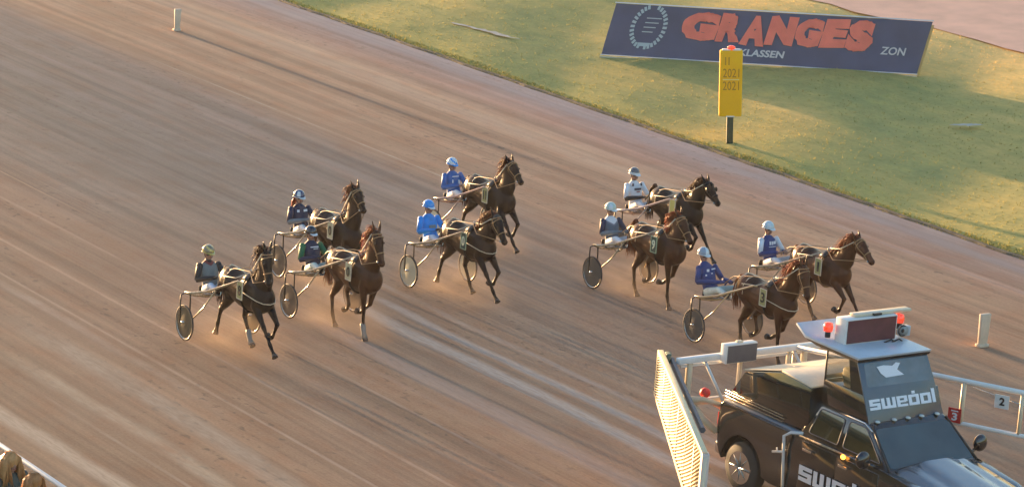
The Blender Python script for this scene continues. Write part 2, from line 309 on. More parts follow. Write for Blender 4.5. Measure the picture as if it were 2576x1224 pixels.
#@@OBJECTS
# ------------------------------------------------------------------ race field: horse, sulky and driver share the axle frame (x ahead, y left, z up)
GOLD = mat('varnished_shaft', (.42, .30, .17), .25, coat=.5, var=.15, vscale=20)
ALU = mat('brushed_metal', (.55, .52, .48), .25, metal=.9); BLK = mat('black_leather', (.025, .022, .02), .45, var=.3, vscale=30); RUB = mat('tyre_rubber', (.03, .03, .03), .7)
TAN = mat('tan_leather', (.34, .20, .09), .5, var=.25, vscale=30); CREAM = mat('cream_web', (.62, .54, .40), .6, var=.15, vscale=30); SKIN = mat('face_skin', (.42, .22, .15), .5, var=.1, vscale=20)
GLASSD = mat('dark_visor', (.02, .02, .025), .1, coat=1); WHITEC = mat('white_cloth', (.68, .68, .70), .75, var=.08, vscale=14, bump=.5, bscale=25)
def coat_mat(name, c, c2):
    m = mat(name, c, .38, var=.45, vscale=3.2, bump=.25, bscale=60, spec=.17); nt = m.node_tree; b = nt.nodes['Principled BSDF']
    b.inputs['Sheen Weight'].default_value = .05; b.inputs['Sheen Tint'].default_value = (.9, .5, .25, 1)
    tc = nt.nodes.new('ShaderNodeTexCoord'); sx = nt.nodes.new('ShaderNodeSeparateXYZ'); nt.links.new(tc.outputs['Object'], sx.inputs[0])
    src = b.inputs['Base Color'].links[0].from_socket          # dark points: the legs below the knee are darker on a bay
    o = mixc(nt, maprange(nt, sx.outputs[2], .62, .40), src, c2); nt.links.new(o, b.inputs['Base Color']); return m
COATS = {'black': coat_mat('black_brown_coat', (.013, .008, .007), (.009, .007, .006)), 'dark': coat_mat('dark_bay_coat', (.026, .012, .008), (.012, .008, .006)),
         'bay': coat_mat('bay_coat', (.062, .022, .010), (.020, .010, .007)), 'red': coat_mat('reddish_bay_coat', (.075, .026, .012), (.034, .014, .009))}
MANE = {'black': mat('dark_mane', (.10, .030, .014), .45, tlc=.55), 'dark': mat('brown_mane', (.17, .048, .018), .45, tlc=.6), 'bay': mat('chestnut_mane', (.30, .085, .026), .45, tlc=.6), 'red': mat('copper_mane', (.26, .085, .03), .45, tlc=.6)}
FRONT = {'reach': [(1.44, .98), (1.74, .68), (1.98, .42), (2.06, .33), (2.13, .27)], 'fold': [(1.46, .98), (1.79, .72), (1.66, .46), (1.58, .40), (1.52, .43)],
         'stance': [(1.42, .98), (1.46, .56), (1.46, .24), (1.50, .12), (1.54, .03)], 'back': [(1.38, .98), (1.28, .60), (1.06, .42), (.98, .36), (.90, .36)]}
HIND = {'push': [(.40, 1.10), (.52, .92), (.20, .62), (.10, .34), (.07, .24), (.04, .16)], 'under': [(.44, 1.10), (.74, .92), (.60, .58), (.80, .30), (.87, .19), (.94, .13)],
        'stance': [(.42, 1.10), (.62, .90), (.34, .55), (.38, .22), (.43, .11), (.48, .03)], 'fold': [(.44, 1.10), (.72, .93), (.44, .66), (.54, .40), (.50, .30), (.43, .28)]}
def lerp2(a, b, t): return tuple(a[i]+(b[i]-a[i])*t for i in range(len(a)))
def make_horse(mx, label, coat, legs, poll, nose, dx=0.0, hy=0.0, number='', plate='cream', boots=(), blinker=None, fringe=None, tail_up=False, collar=False, hoodc=None):
    """legs = (near front, far front, near hind, far hind); poll, nose = (x, z); hy = side swing of the head (+ = left)"""
    cm, mm = COATS[coat], MANE[coat]
    root = tag(empty('horse', mx), label, 'horse', 'trotting horses in the race')
    b = MB(); dx += .10
    body = [(.10, 1.17, .05, .06), (.14, 1.17, .13, .17), (.22, 1.18, .22, .245), (.34, 1.175, .262, .275), (.50, 1.165, .268, .275), (.68, 1.13, .252, .268), (.86, 1.11, .262, .295), (1.04, 1.13, .262, .335),
            (1.18, 1.15, .245, .345), (1.34, 1.14, .225, .325), (1.48, 1.13, .205, .285), (1.60, 1.14, .17, .215), (1.67, 1.15, .11, .14), (1.70, 1.15, .04, .06)]
    b.tube([(x+dx, 0, z) for x, z, _, _ in body], [q[2] for q in body], [q[3] for q in body], side=(0, 1, 0), n=20)
    P = V(poll[0], hy*.5, poll[1]-.06); Nn = V(nose[0], hy, nose[1])
    w0, w1, w2 = V(1.16+dx, 0, 1.24), V(1.38+dx, 0, 1.28), V(1.50+dx, 0, 1.36)
    cr = w2.lerp(P, .5) + V(-.02, hy*.1, .07)
    npts = [w0, w1, w2.lerp(cr, .5)+V(.0, 0, -.02), cr, cr.lerp(P, .6)+V(0, 0, .03), P]
    b.tube(npts, [.12, .15, .125, .10, .085, .075], [.22, .27, .225, .175, .14, .115], side=(0, 1, 0), n=16)
    hd = (Nn-P).normalized(); hl = (Nn-P).length; up = V(0, 1, 0).cross(hd)*-1 if hd.x >= 0 else V(0, 1, 0).cross(hd)*-1
    fwdn = hd.cross(V(0, 1, 0)); fwdn = fwdn if fwdn.x > 0 or (fwdn.z > 0 and abs(fwdn.x) < .2) else -fwdn   # towards the front of the face
    hs = [(-.08, .055, .075, 0), (.0, .078, .105, .0), (.14, .098, .135, -.005), (.30, .10, .145, -.022), (.46, .082, .115, -.012), (.62, .062, .085, .0), (.78, .055, .070, .002), (.90, .060, .070, .0), (.98, .050, .056, -.004), (1.02, .02, .025, -.01)]
    b.tube([P+hd*hl*t+fwdn*o for t, _, _, o in hs], [q[1] for q in hs], [q[2] for q in hs], side=(0, 1, 0), n=14)
    for s in (-1, 1):                                     # ears, eye ridge
        e0 = P+V(0, s*.055, 0)+fwdn*.03-hd*.03; e1 = e0+(-hd*.16+fwdn*.02+V(0, s*.03, .05)); b.tube([e0, e0.lerp(e1, .45), e1], [.026, .034, .010], [.022, .022, .010], n=8)
        b.ball(P+hd*hl*.30+fwdn*.055+V(0, s*.082, 0), .022, 8, 6); b.ball(P+hd*hl*.93+fwdn*.03+V(0, s*.045, 0), .02, 8, 6)
    for k, (kind, pose) in enumerate(zip('FFHH', legs)):
        s = -1 if k % 2 == 0 else 1; off = -.005
        if kind == 'F':
            p = FRONT[pose]; y = [.135, .125, .115, .112, .11]; pts = [V(q[0]+dx, s*y[i], q[1]) for i, q in enumerate(p)]
            a0 = pts[0]; pts2 = [a0+V(.02, 0, .16), a0, a0.lerp(pts[1], .45), a0.lerp(pts[1], .85), pts[1], pts[1].lerp(pts[2], .25), pts[1].lerp(pts[2], .75), pts[2], pts[3], pts[4], pts[4]+(pts[4]-pts[3]).normalized()*.035]
            b.tube(pts2, [.085, .080, .062, .046, .048, .034, .030, .038, .031, .046, .052], [.13, .11, .075, .05, .052, .036, .033, .044, .034, .05, .058], side=(0, 1, 0), n=12)
        else:
            p = HIND[pose]; y = [.13, .135, .13, .125, .12, .12]; pts = [V(q[0]+dx, s*y[i], q[1]) for i, q in enumerate(p)]
            pts2 = [pts[0]+V(0, 0, .06), pts[0], pts[1], pts[1].lerp(pts[2], .5), pts[1].lerp(pts[2], .9), pts[2], pts[2].lerp(pts[3], .25), pts[2].lerp(pts[3], .75), pts[3], pts[4], pts[5], pts[5]+(pts[5]-pts[4]).normalized()*.035]
            b.tube(pts2, [.10, .11, .10, .068, .045, .044, .036, .032, .040, .032, .046, .05], [.17, .20, .155, .095, .060, .062, .042, .036, .046, .036, .05, .056], side=(0, 1, 0), n=12)
        if k in boots:
            bt = MB(); q = pts[-3:]; bt.tube([q[0]+(q[0]-q[1])*.5, q[0], q[1], q[2]], [.046, .052, .045, .062], n=10); bt.build('leg_boot', mat('boot_grey', (.20, .19, .17), .6), root, smooth=True)
    body_o = b.build('body', cm, root, remesh=.0185, smit=2)
    ey = MB()
    for s in (-1,): ey.ball(P+hd*hl*.32+fwdn*.055+V(0, s*.097, 0), .014, 8, 6)
    ey.build('eye', GLASSD, root, smooth=True)
    ey = MB(); ey.ball(P+hd*hl*.32+fwdn*.055+V(0, .097, 0), .014, 8, 6); ey.build('eye', GLASSD, root, smooth=True)
    for k, pose in enumerate(legs):                       # hooves
        p = (FRONT if k < 2 else HIND)[pose]; s = -1 if k % 2 == 0 else 1; y = .11 if k < 2 else .12; a = V(p[-1][0]+dx, s*y, p[-1][1]); c = V(p[-2][0]+dx, s*y, p[-2][1]); d = (a-c).normalized()
        MB().tube([a-d*.01, a+d*.045], [.048, .060], n=10).build('hoof', mat('hoof_horn', (.05, .035, .028), .5), root, smooth=False)
    # mane: locks along the crest, blown back and falling to the near side
    mn = MB(); crest = [w1.lerp(w2, .2)+V(-.06, 0, .24), w2+V(-.10, 0, .19), cr+V(-.13, 0, .10), cr.lerp(P, .6)+V(-.10, 0, .12), P+V(-.06, 0, .10), P+V(.02, 0, .10)]
    r2 = random.Random(hash(label) % 999 + len(label))
    for i in range(170):
        t = r2.uniform(0, len(crest)-1.001); k = int(t); c = crest[k].lerp(crest[k+1], t-k)+V(0, r2.uniform(-.04, .03), -.015); ln = r2.uniform(.06, .22); s = -1 if r2.random() < .8 else 1
        bk = r2.uniform(-.20, -.03); lift = r2.uniform(-.05, .07); dirn = V(bk, s*r2.uniform(.03, .10), lift)
        mn.tube([c, c+dirn*.6+V(0, 0, .01), c+dirn*1.0+V(0, 0, -ln*.45), c+dirn*1.05+V(-.02, s*.015, -ln)], [.011, .011, .008, .002], [.006, .006, .004, .002], n=4)
    fl = P+fwdn*.06-hd*.02
    for i in range(10):
        c = fl+V(0, r2.uniform(-.03, .03), 0); mn.tube([c, c+fwdn*.05+hd*.06, c+fwdn*.03+hd*r2.uniform(.14, .24)+V(0, r2.uniform(-.04, .04), 0)], [.011, .010, .003], n=5)
    mn.build('mane', mm, root, smooth=True)
    tl = MB(); t0 = V(.13+dx, 0, 1.36)
    for i in range(60):
        y0 = r2.uniform(-.03, .03); sp = r2.uniform(-.11, .11); ln = r2.uniform(.45, .72); up_ = .10 if tail_up else .02; bk = r2.uniform(.08, .18)
        tl.tube([t0+V(.06, y0*.5, .02), t0+V(-.03, y0, up_), t0+V(-bk*.8, y0+sp*.3, up_-.12), t0+V(-bk, sp*.8, -ln*.6), t0+V(-bk*.9, sp*1.1, -ln)], [.020, .018, .014, .011, .003], [.012, .012, .010, .008, .002], n=5)
    tl.build('tail', mm, root, smooth=True)
    # harness
    def ring(x, zc, a, bb, zlo=-1.0, w=.022, lean=0.0, n=26, y0=0):
        pts = []
        for i in range(n+1):
            an = math.pi*(-.0+2*i/n); z = math.cos(an)
            if z < zlo: continue
            pts.append(V(x+dx+lean*z, y0+math.sin(an)*(a+.012), zc+z*(bb+.012)))
        return pts
    sdl = MB()
    full = ring(1.12, 1.14, .262, .345); half = len(full)
    sdl.tube(full, .008, .018, n=6, caps=False); sdl.build('girth', BLK if fringe is None else fringe, root, smooth=True)
    pad = MB(); pts = [p for p in ring(1.10, 1.14, .262, .35, n=40) if p.z > 1.36]
    pts.sort(key=lambda p: p.y); pad.tube(pts, .022, .085, side=None, n=8); pad.build('saddle', BLK, root, smooth=True)
    hk = MB(); hk.tube([(1.12+dx, 0, 1.50), (1.13+dx, 0, 1.60)], .016, n=6); hk.tube([(1.12+dx, -.06, 1.50), (1.13+dx, -.08, 1.585)], .012, n=6); hk.tube([(1.12+dx, .06, 1.50), (1.13+dx, .08, 1.585)], .012, n=6); hk.build('terret', ALU, root, smooth=True)
    bs = MB(); bs.tube([(1.06+dx, 0, 1.51), (.8+dx, 0, 1.43), (.6+dx, 0, 1.45), (.4+dx, 0, 1.465), (.24+dx, 0, 1.44), (.15+dx, 0, 1.36)], .013, .008, n=6)
    for s in (-1, 1):
        bs.tube([(.52+dx, 0, 1.462), (.48+dx, s*.14, 1.41), (.46+dx, s*.235, 1.29), (.50+dx, s*.28, 1.12)], .009, .007, n=6)
        bs.tube([(.30+dx, 0, 1.465), (.26+dx, s*.14, 1.38), (.22+dx, s*.22, 1.24), (.20+dx, s*.235, 1.02)], .009, .007, n=6)
        bs.tube([(1.08+dx, s*.12, 1.49), (.75+dx, s*.18, 1.34), (.42+dx, s*.245, 1.30)], .012, .009, n=6)
    bs.build('crupper_strap', CREAM, root, smooth=True)
    if collar:
        bc = MB()
        for dz in (0,): bc.tube([(1.12+dx, -.275, 1.20+dz), (1.38+dx, -.245, 1.16+dz), (1.56+dx, -.20, 1.12+dz), (1.68+dx, -.12, 1.09+dz), (1.725+dx, 0, 1.08+dz), (1.68+dx, .12, 1.09+dz), (1.56+dx, .20, 1.12+dz), (1.38+dx, .245, 1.16+dz), (1.12+dx, .275, 1.20+dz)], .006, .009, n=6)
        bc.build('breast_collar', CREAM, root, smooth=True)
    br = MB()
    def hring(t, a, bb, o=0, tilt=0):
        c = P+hd*hl*t+fwdn*o; pts = []
        for i in range(17): an = 2*math.pi*i/16; pts.append(c+V(0, 1, 0)*math.cos(an)*(a+.008)+(fwdn+hd*tilt)*math.sin(an)*(bb+.008))
        return pts
    br.tube(hring(.02, .085, .112, 0, .2), .009, .012, n=5, caps=False); br.tube(hring(.62, .064, .088), .008, .011, n=5, caps=False); br.tube(hring(.17, .10, .12, .0, -.15), .008, .010, n=5, caps=False)
    for s in (-1, 1): br.tube([P+hd*hl*.02+V(0, s*.09, 0), P+hd*hl*.30+V(0, s*.108, 0), P+hd*hl*.62+V(0, s*.072, 0), P+hd*hl*.84+V(0, s*.064, 0)-fwdn*.02], .008, n=5)
    br.build('bridle', BLK if blinker else TAN, root, smooth=True)
    bit = [P+hd*hl*.85+V(0, s*.068, 0)-fwdn*.02 for s in (-1, 1)]
    mb_ = MB()
    for q in bit: mb_ = MB(); mb_.ball(q, .022, 8, 6); mb_.build('bit_ring', ALU, root, smooth=True)
    if blinker:
        for s in (-1, 1):
            c = P+hd*hl*.30+fwdn*.045+V(0, s*.118, 0); g = MB(); g.ball(c, (.05, .014, .05), 10, 6); g.build('blinker', blinker, root, smooth=True)
    if hoodc:
        g = MB(); g.ball(P+hd*.02+fwdn*.03, (.085, .088, .09), 12, 8); o = g.build('ear_hood', hoodc, root, smooth=True)
    # reins run from the bit over the back to the driver's hands
    for s in (-1, 1):
        q = bit[0 if s < 0 else 1]; g = MB(); h = V(.06, s*.095, 1.125)
        g.tube([q, V(1.42+dx, s*.20, 1.42), V(1.12+dx, s*.10, 1.545), V(.6+dx, s*.12, 1.475), V(.32, s*.11, 1.32), h], .009, n=5); g.build('rein', TAN, root, smooth=True)
    cl = MB(); cl.tube([P+V(-.02, -.09, 0), P.lerp(V(1.14+dx, -.05, 1.56), .5)+V(.02, -.11, -.06), V(1.13+dx, -.06, 1.56)], .011, n=5); cl.build('overcheck', CREAM, root, smooth=True)
    # number cloth that hangs from the saddle on the near side
    pc = {'cream': mat('plate_cream', (.50, .46, .28), .6), 'olive': mat('plate_olive', (.36, .34, .14), .6), 'green': mat('plate_green', (.035, .07, .05), .6), 'yellow': mat('plate_yellow', (.62, .52, .14), .6)}[plate]
    pm = Matrix.Translation((1.14+dx, -.300, 1.20)) @ Matrix.Rotation(R(90), 4, 'X') @ Matrix.Rotation(R(0), 4, 'Z')
    g = MB(); g.box((.0, .02, 0), (.17, .30, .012), 0, pm); g.tube([pm @ V(x, y, .004) for x, y in ((-.09, -.14), (.09, -.14), (.09, .18), (-.09, .18), (-.09, -.14))], .011, n=5, mi=1)
    plo = g.build('number_plate', [pc, CREAM if plate != 'green' else mat('plate_rim', (.30, .42, .28), .6)], root)
    if number:
        w = .05 if number in '1' else .10
        text_obj('digit', number, w, .19, mat('print_pale', (.62, .68, .50), .6) if plate == 'green' else mat('print_black', (.02, .02, .02), .6), pm @ Matrix.Translation((-w/2, -.075, .014)), plo, bold=.02)
    return root

def make_sulky(mx, label, disc, shaftm=None, shaft_end=(1.16, .30, 1.37)):
    root = tag(empty('sulky', mx), label, 'sulky', 'sulkies drawn by the trotting horses'); sm = shaftm or GOLD; ex, ey_, ez = shaft_end
    for s in (-1, 1):
        w = MB(); n = 30; pts = [V(.312*math.cos(2*math.pi*i/n), s*.70, .332+.312*math.sin(2*math.pi*i/n)) for i in range(n+1)]
        w.tube(pts, .019, n=8, caps=False); wo = w.build('wheel', RUB, root, smooth=True)
        rim = MB(); rim.tube([V(p.x*.945, p.y, .332+(p.z-.332)*.945) for p in pts], .012, n=6, caps=False); rim.build('rim', ALU, wo, smooth=True)
        d = MB(); m_ = 36
        for side, yy in ((1, .018), (-1, -.018)):
            ring_ = [(.292*math.cos(2*math.pi*i/m_), s*.70+yy*.15, .332+.292*math.sin(2*math.pi*i/m_)) for i in range(m_)]; mid = [(.06*math.cos(2*math.pi*i/m_), s*.70+yy, .332+.06*math.sin(2*math.pi*i/m_)) for i in range(m_)]
            d.add(ring_+mid, [(i, (i+1) % m_, m_+(i+1) % m_, m_+i) for i in range(m_)]+[tuple(m_+i for i in range(m_))])
        d.build('wheel_disc', disc, wo, smooth=False)
        h = MB(); h.tube([(0, s*.70-.07, .35), (0, s*.70+.07, .35)], .022, n=10); h.build('hub', ALU, wo, smooth=True)
        f = MB()
        f.tube([(0, s*.80, .35), (-.01, s*.80, .72), (-.02, s*.79, .86), (-.02, s*.72, .885), (-.02, s*.60, .87), (-.01, s*.60, .72), (0, s*.60, .35)], .015, n=8); f.build('fork', BLK, root, smooth=True)
        g = MB(); g.tube([(-.10, s*.66, .87), (.05, s*.62, .89), (.40, s*.50, 1.00), (.80, s*.36, 1.20), (ex, s*ey_, ez), (ex+.10, s*(ey_-.005), ez+.01)], [.024, .025, .024, .022, .019, .012], n=8); g.build('shaft', sm, root, smooth=True)
        g = MB(); g.tube([(.0, s*.60, .34), (.30, s*.50, .66), (.60, s*.43, 1.07)], .015, n=8); g.build('brace', sm, root, smooth=True)
        g = MB(); g.tube([(.44, s*.47, 1.02), (.46, s*.36, .96), (.47, s*.26, .93), (.47, s*.24, .99)], .014, n=6); g.box((.47, s*.31, .93), (.09, .10, .012)); g.build('foot_rest', ALU, root, smooth=False)
    g = MB(); g.tube([(-.02, -.66, .87), (-.12, -.50, .80), (-.20, -.25, .74), (-.22, 0, .72), (-.20, .25, .74), (-.12, .50, .80), (-.02, .66, .87)], .020, n=8); g.build('arch', sm, root, smooth=True)
    for s in (-1, 1): g = MB(); g.tube([(-.20, s*.16, .74), (-.34, s*.14, .70)], .014, n=6); g.build('seat_stay', ALU, root, smooth=True)
    g = MB(); g.box((-.36, 0, .715), (.26, .34, .045)); g.box((-.50, 0, .79), (.035, .32, .13)); g.build('seat', BLK, root, bevel=.015)
    g = MB(); g.tube([(-.10, -.36, .83), (.02, 0, .80), (-.10, .36, .83)], .012, n=6); g.build('cross_bar', ALU, root, smooth=True)
    return root

def hand_fingers(b, w, d, side, curl=V(0, 0, -1), n=5):
    """four bent fingers and a thumb rooted in the palm at w, pointing along d, closing toward curl"""
    sv = d.cross(curl).normalized()
    for i, (o, ln) in enumerate(((-.03, .85), (-.010, 1.0), (.010, .95), (.03, .75))):
        a = w+d*.05+sv*o; k = .032*ln; b.tube([a-d*.02, a+d*k, a+d*k*1.3+curl*k, a+d*k*.5+curl*k*1.8], [.0105, .010, .009, .008], n=n)
    a = w+d*.01+sv*side*.03; b.tube([a, a+sv*side*.015+d*.03, a+d*.045+curl*.03], [.012, .011, .009], n=n)

def person_parts(J, root, suit, trousers, boots, gloves, fem=False, hairm=None, sleeve=None, forearm=None, headfwd=V(1, 0, -.08), extra=None, remesh=.015):
    """J holds joints: pelvis, chest, neck, head, and for each side sh, el, wr, hip, kn, an, toe"""
    fw = headfwd.normalized(); up = V(0, 0, 1); up = (up-fw*up.dot(fw)).normalized(); lf = up.cross(fw)
    b = MB(); pel, ch, nk, hd = J['pelvis'], J['chest'], J['neck'], J['head']
    sh = (J['sh'][1]-J['sh'][0]).normalized(); w = .9 if fem else 1
    def torso(m, g):
        m.tube([pel+(pel-ch).normalized()*.05, pel, pel.lerp(ch, .45), ch, ch.lerp(nk, .55), nk], [.12*w+g, .165*w+g, .145*w+g, .185*w+g, .165*w+g, .06+g*.6], [.09+g, .115+g, .10+g, .125+g, .10+g, .06+g*.6], side=sh, n=14)
    def arm(m, s, g, part=0):
        a, e, r = J['sh'][s], J['el'][s], J['wr'][s]
        if part in (0, 1): m.tube([a.lerp(ch, .25), a, a.lerp(e, .5), e], [.030, .056+g, .050+g, .043+g], n=14); m.ball(a.lerp(e, .06), .056+g, 14, 10)
        if part in (0, 2): m.tube([e.lerp(a, .08), e, e.lerp(r, .4), r], [.043+g, .045+g, .042+g, .028+g*.8], n=10)
    def leg(m, s, g):
        h, k, a = J['hip'][s], J['kn'][s], J['an'][s]
        m.tube([h.lerp(pel, .3), h, h.lerp(k, .5), k, k.lerp(a, .35), a], [.09+g, .095+g, .078+g, .058+g, .056+g, .037+g], n=12)
    torso(b, -.012)
    for s in (0, 1):
        arm(b, s, -.010); leg(b, s, -.012); r, e = J['wr'][s], J['el'][s]; d = (r-e).normalized()
        b.tube([r-d*.02, r+d*.03, r+d*.075], [.028, .034, .030], [.02, .02, .016], n=8)
        a, t = J['an'][s], J['toe'][s]; b.tube([a+V(0, 0, .0)-(t-a).normalized()*.05, a, t], [.035, .042, .03], n=8)
    b.tube([nk-V(0, 0, .04), nk, hd-up*.07], [.055, .052, .05], n=12)
    b.ball(hd, (.082, .075, .105), 16, 12, mx=None)
    b.tube([hd-up*.02+fw*.02, hd-up*.10+fw*.055], [.06, .038], n=10)                      # jaw and chin
    b.tube([hd+up*.015+fw*.075, hd-up*.025+fw*.103, hd-up*.035+fw*.09], [.011, .016, .012], n=6)  # nose
    for s in (-1, 1): b.ball(hd+lf*s*.08-up*.01, (.018, .012, .03), 8, 6)
    body = b.build('body', SKIN, root, remesh=remesh, smit=1)
    if gloves is not None:
        g = MB()
        for s in (0, 1):
            r, e = J['wr'][s], J['el'][s]; d = (r-e).normalized(); g.tube([r-d*.03, r+d*.03, r+d*.075], [.034, .040, .034], [.026, .026, .020], n=8); hand_fingers(g, r, d, 1 if s == 0 else -1)
        g.build('glove', gloves, root, smooth=True)
    else:
        g = MB()
        for s in (0, 1): r, e = J['wr'][s], J['el'][s]; hand_fingers(g, r, (r-e).normalized(), 1)
        g.build('finger', SKIN, root, smooth=True)
    f = MB()
    for s in (-1, 1): f = MB(); f.ball(hd+fw*.076+lf*s*.031+up*.012, .010, 8, 6); f.build('eye', GLASSD, root, smooth=True)
    f = MB(); f.tube([hd-up*.062+fw*.086-lf*.024, hd-up*.064+fw*.092, hd-up*.062+fw*.086+lf*.024], .006, n=5); f.build('mouth', mat('lips', (.30, .09, .08), .5), root, smooth=True)
    g = MB(); torso(g, .008); o = g.build('jacket', suit, root, remesh=.02, smit=1)
    if isinstance(suit, (list, tuple)) and len(suit) > 1:
        for p in o.data.polygons: pass
    for s in (0, 1):
        g = MB(); arm(g, s, .008, 1); up_o = g.build('sleeve', sleeve or (suit[0] if isinstance(suit, (list, tuple)) else suit), root, smooth=True)
        g = MB(); arm(g, s, .007, 2); g.build('cuff', forearm or sleeve or (suit[0] if isinstance(suit, (list, tuple)) else suit), root, smooth=True)
    g = MB(); [leg(g, s, .006) for s in (0, 1)]; g.tube([pel+(pel-ch).normalized()*.06, pel+(ch-pel)*.15], [.17*w, .172*w], [.12, .122], side=sh, n=14); g.build('trousers', trousers, root, remesh=.02, smit=1)
    for s in (0, 1):
        a, t, k = J['an'][s], J['toe'][s], J['kn'][s]; g = MB(); d = (t-a).normalized(); g.tube([a+(k-a).normalized()*.12, a, ], [.048, .05], n=10); g.tube([a-d*.05, a, a.lerp(t, .6), t], [.042, .05, .045, .03], n=10); g.build('boot', boots, root, smooth=True)
    return fw, up, lf

def yoke(name, low, high, z0, mid=None, w=.05):
    m = mat(name, low, .7, bump=.6, bscale=22, var=.12, vscale=10); nt = m.node_tree; b = nt.nodes['Principled BSDF']
    tc = nt.nodes.new('ShaderNodeTexCoord'); sx = nt.nodes.new('ShaderNodeSeparateXYZ'); nt.links.new(tc.outputs['Object'], sx.inputs[0]); src = b.inputs['Base Color'].links[0].from_socket
    zz = math_n(nt, 'ADD', sx.outputs[2], math_n(nt, 'MULTIPLY', math_n(nt, 'ABSOLUTE', sx.outputs[1]), -.5))
    o = mixc(nt, maprange(nt, zz, z0-.012, z0+.012), src, high)
    if mid: o = mixc(nt, math_n(nt, 'MULTIPLY', maprange(nt, zz, z0-.012, z0+.012), maprange(nt, zz, z0+w+.012, z0+w-.012)), o, mid)
    nt.links.new(o, b.inputs['Base Color']); return m
def cloth(name, c): return mat(name, c, .65, bump=.6, bscale=22, var=.15, vscale=9)
def make_driver(mx, label, suit, sleeve, forearm, trousers, helmet, hel2, gloves, dx=0.0, dz=0.0, chestprint=None, hairm=None, visor=None, lean=0.0, yaw=0.0, helstripe=None):
    root = tag(empty('person', mx), label, 'driver', 'drivers seated on the sulkies')
    J = dict(pelvis=V(-.34+dx, 0, .83), chest=V(-.46+dx-lean*.5, 0, 1.13+dz*.5), neck=V(-.51+dx-lean, 0, 1.33+dz), head=V(-.50+dx-lean*1.1, 0, 1.47+dz))
    ch = J['chest']
    J['sh'] = [V(ch.x-.01, s*.185, 1.25+dz) for s in (-1, 1)]; J['el'] = [V(ch.x+.13, s*.300, 1.02+dz*.4) for s in (-1, 1)]; J['wr'] = [V(-.02, s*.095, 1.12) for s in (-1, 1)]
    J['hip'] = [V(-.30+dx, s*.11, .82) for s in (-1, 1)]; J['kn'] = [V(.07, s*.23, 1.00) for s in (-1, 1)]; J['an'] = [V(.42, s*.31, .985) for s in (-1, 1)]; J['toe'] = [V(.51, s*.325, 1.08) for s in (-1, 1)]
    fw = V(math.cos(yaw), math.sin(yaw), -.10)
    fw, up, lf = person_parts(J, root, suit, trousers, BLK, gloves, sleeve=sleeve, forearm=forearm, headfwd=fw)
    hd = J['head']; mxh = frame(fw, lf, up, hd+up*.035)
    g = MB(); n = 18; rings = []
    vs_ = []; fs = []; m_ = 9
    for i in range(m_+1):
        th = math.pi*.56*i/m_
        for j in range(n):
            a = 2*math.pi*j/n; drop = -.030*max(0, -math.cos(a)) if i == m_ else 0
            vs_.append((.128*math.sin(th)*math.cos(a)-.008, .112*math.sin(th)*math.sin(a), .112*math.cos(th)+drop))
    fs = [(i*n+j, (i+1)*n+j, (i+1)*n+(j+1) % n, i*n+(j+1) % n) for i in range(m_) for j in range(n)]
    g.add(vs_, fs, 0, mxh)
    for k in range(len(g.f)):
        i, j = divmod(k, n)
        if helstripe == 'side' and j in (2, 3, 6, 7, 11, 12, 15, 16) and 2 < i < 8: g.m[k] = 1
        if helstripe == 'centre' and j in (17, 0, 8, 9): g.m[k] = 1
        if helstripe == 'blotch' and (i*7+j*5) % 6 in (0, 1) and i > 1: g.m[k] = 1
        if helstripe == 'band' and i >= 7: g.m[k] = 1
    g.build('helmet', [helmet, hel2 or helmet], root, smooth=True)
    rm = MB(); rm.tube([mxh @ V(.130*math.cos(2*math.pi*j/24)-.008, .114*math.sin(2*math.pi*j/24), -.021-.028*max(0, -math.cos(2*math.pi*j/24))) for j in range(25)], .007, n=5, caps=False)
    rm.build('helmet_trim', hel2 or ALU, root, smooth=True)
    pk = MB(); pk.add([mxh @ V(*q) for q in [(.10, -.08, -.010), (.165, -.05, -.022), (.178, 0, -.024), (.165, .05, -.022), (.10, .08, -.010), (.10, -.08, -.018), (.165, -.05, -.032), (.178, 0, -.034), (.165, .05, -.032), (.10, .08, -.018)]], [(0, 1, 2, 3, 4), (9, 8, 7, 6, 5), (0, 5, 6, 1), (1, 6, 7, 2), (2, 7, 8, 3), (3, 8, 9, 4)])
    pk.build('helmet_peak', visor or hel2 or helmet, root)
    gg = MB(); gg.tube([mxh @ V(.072+.02*math.cos(a), .078*math.sin(a), -.050) for a in [R(q) for q in range(-75, 76, 15)]], [.010]*11, [.021]*11, side=up, n=6)
    gg.build('goggles', GLASSD, root, smooth=True)
    st = MB(); st.tube([mxh @ V(.0, -.100, -.03), mxh @ V(.045, -.06, -.135), mxh @ V(.052, 0, -.150), mxh @ V(.045, .06, -.135), mxh @ V(.0, .100, -.03)], .006, n=5); st.build('chin_strap', BLK, root, smooth=True)
    if hairm:
        g = MB()
        for i in range(26):
            y = random.uniform(-.05, .05); g.tube([hd+V(-.10, y, -.03), hd+V(-.16+random.uniform(-.02, .02), y*1.3, -.12), hd+V(-.15+random.uniform(-.05, .02), y*1.6, -.28-random.uniform(0, .08))], [.016, .014, .003], n=5)
        g.build('hair', hairm, root, smooth=True)
    if chestprint:
        for (yy, zz, w, h, m_) in chestprint:
            # small printed patches laid on the front of the jacket
            g = MB(); x0 = ch.x+.02; 
            d = math.sqrt(max(0, 1-(yy/.21)**2)); fx = ch.x+.137*d-(zz-ch.z)*.20+.004
            mxp = Matrix.Translation((fx, yy, zz)) @ Matrix.Rotation(math.atan2(yy*.6, .2)*1.0, 4, 'Z') @ Matrix.Rotation(-.2, 4, 'Y'); g.box((0, 0, 0), (.012, w, h), 0, mxp); g.build('print_patch', m_, root)
    return root
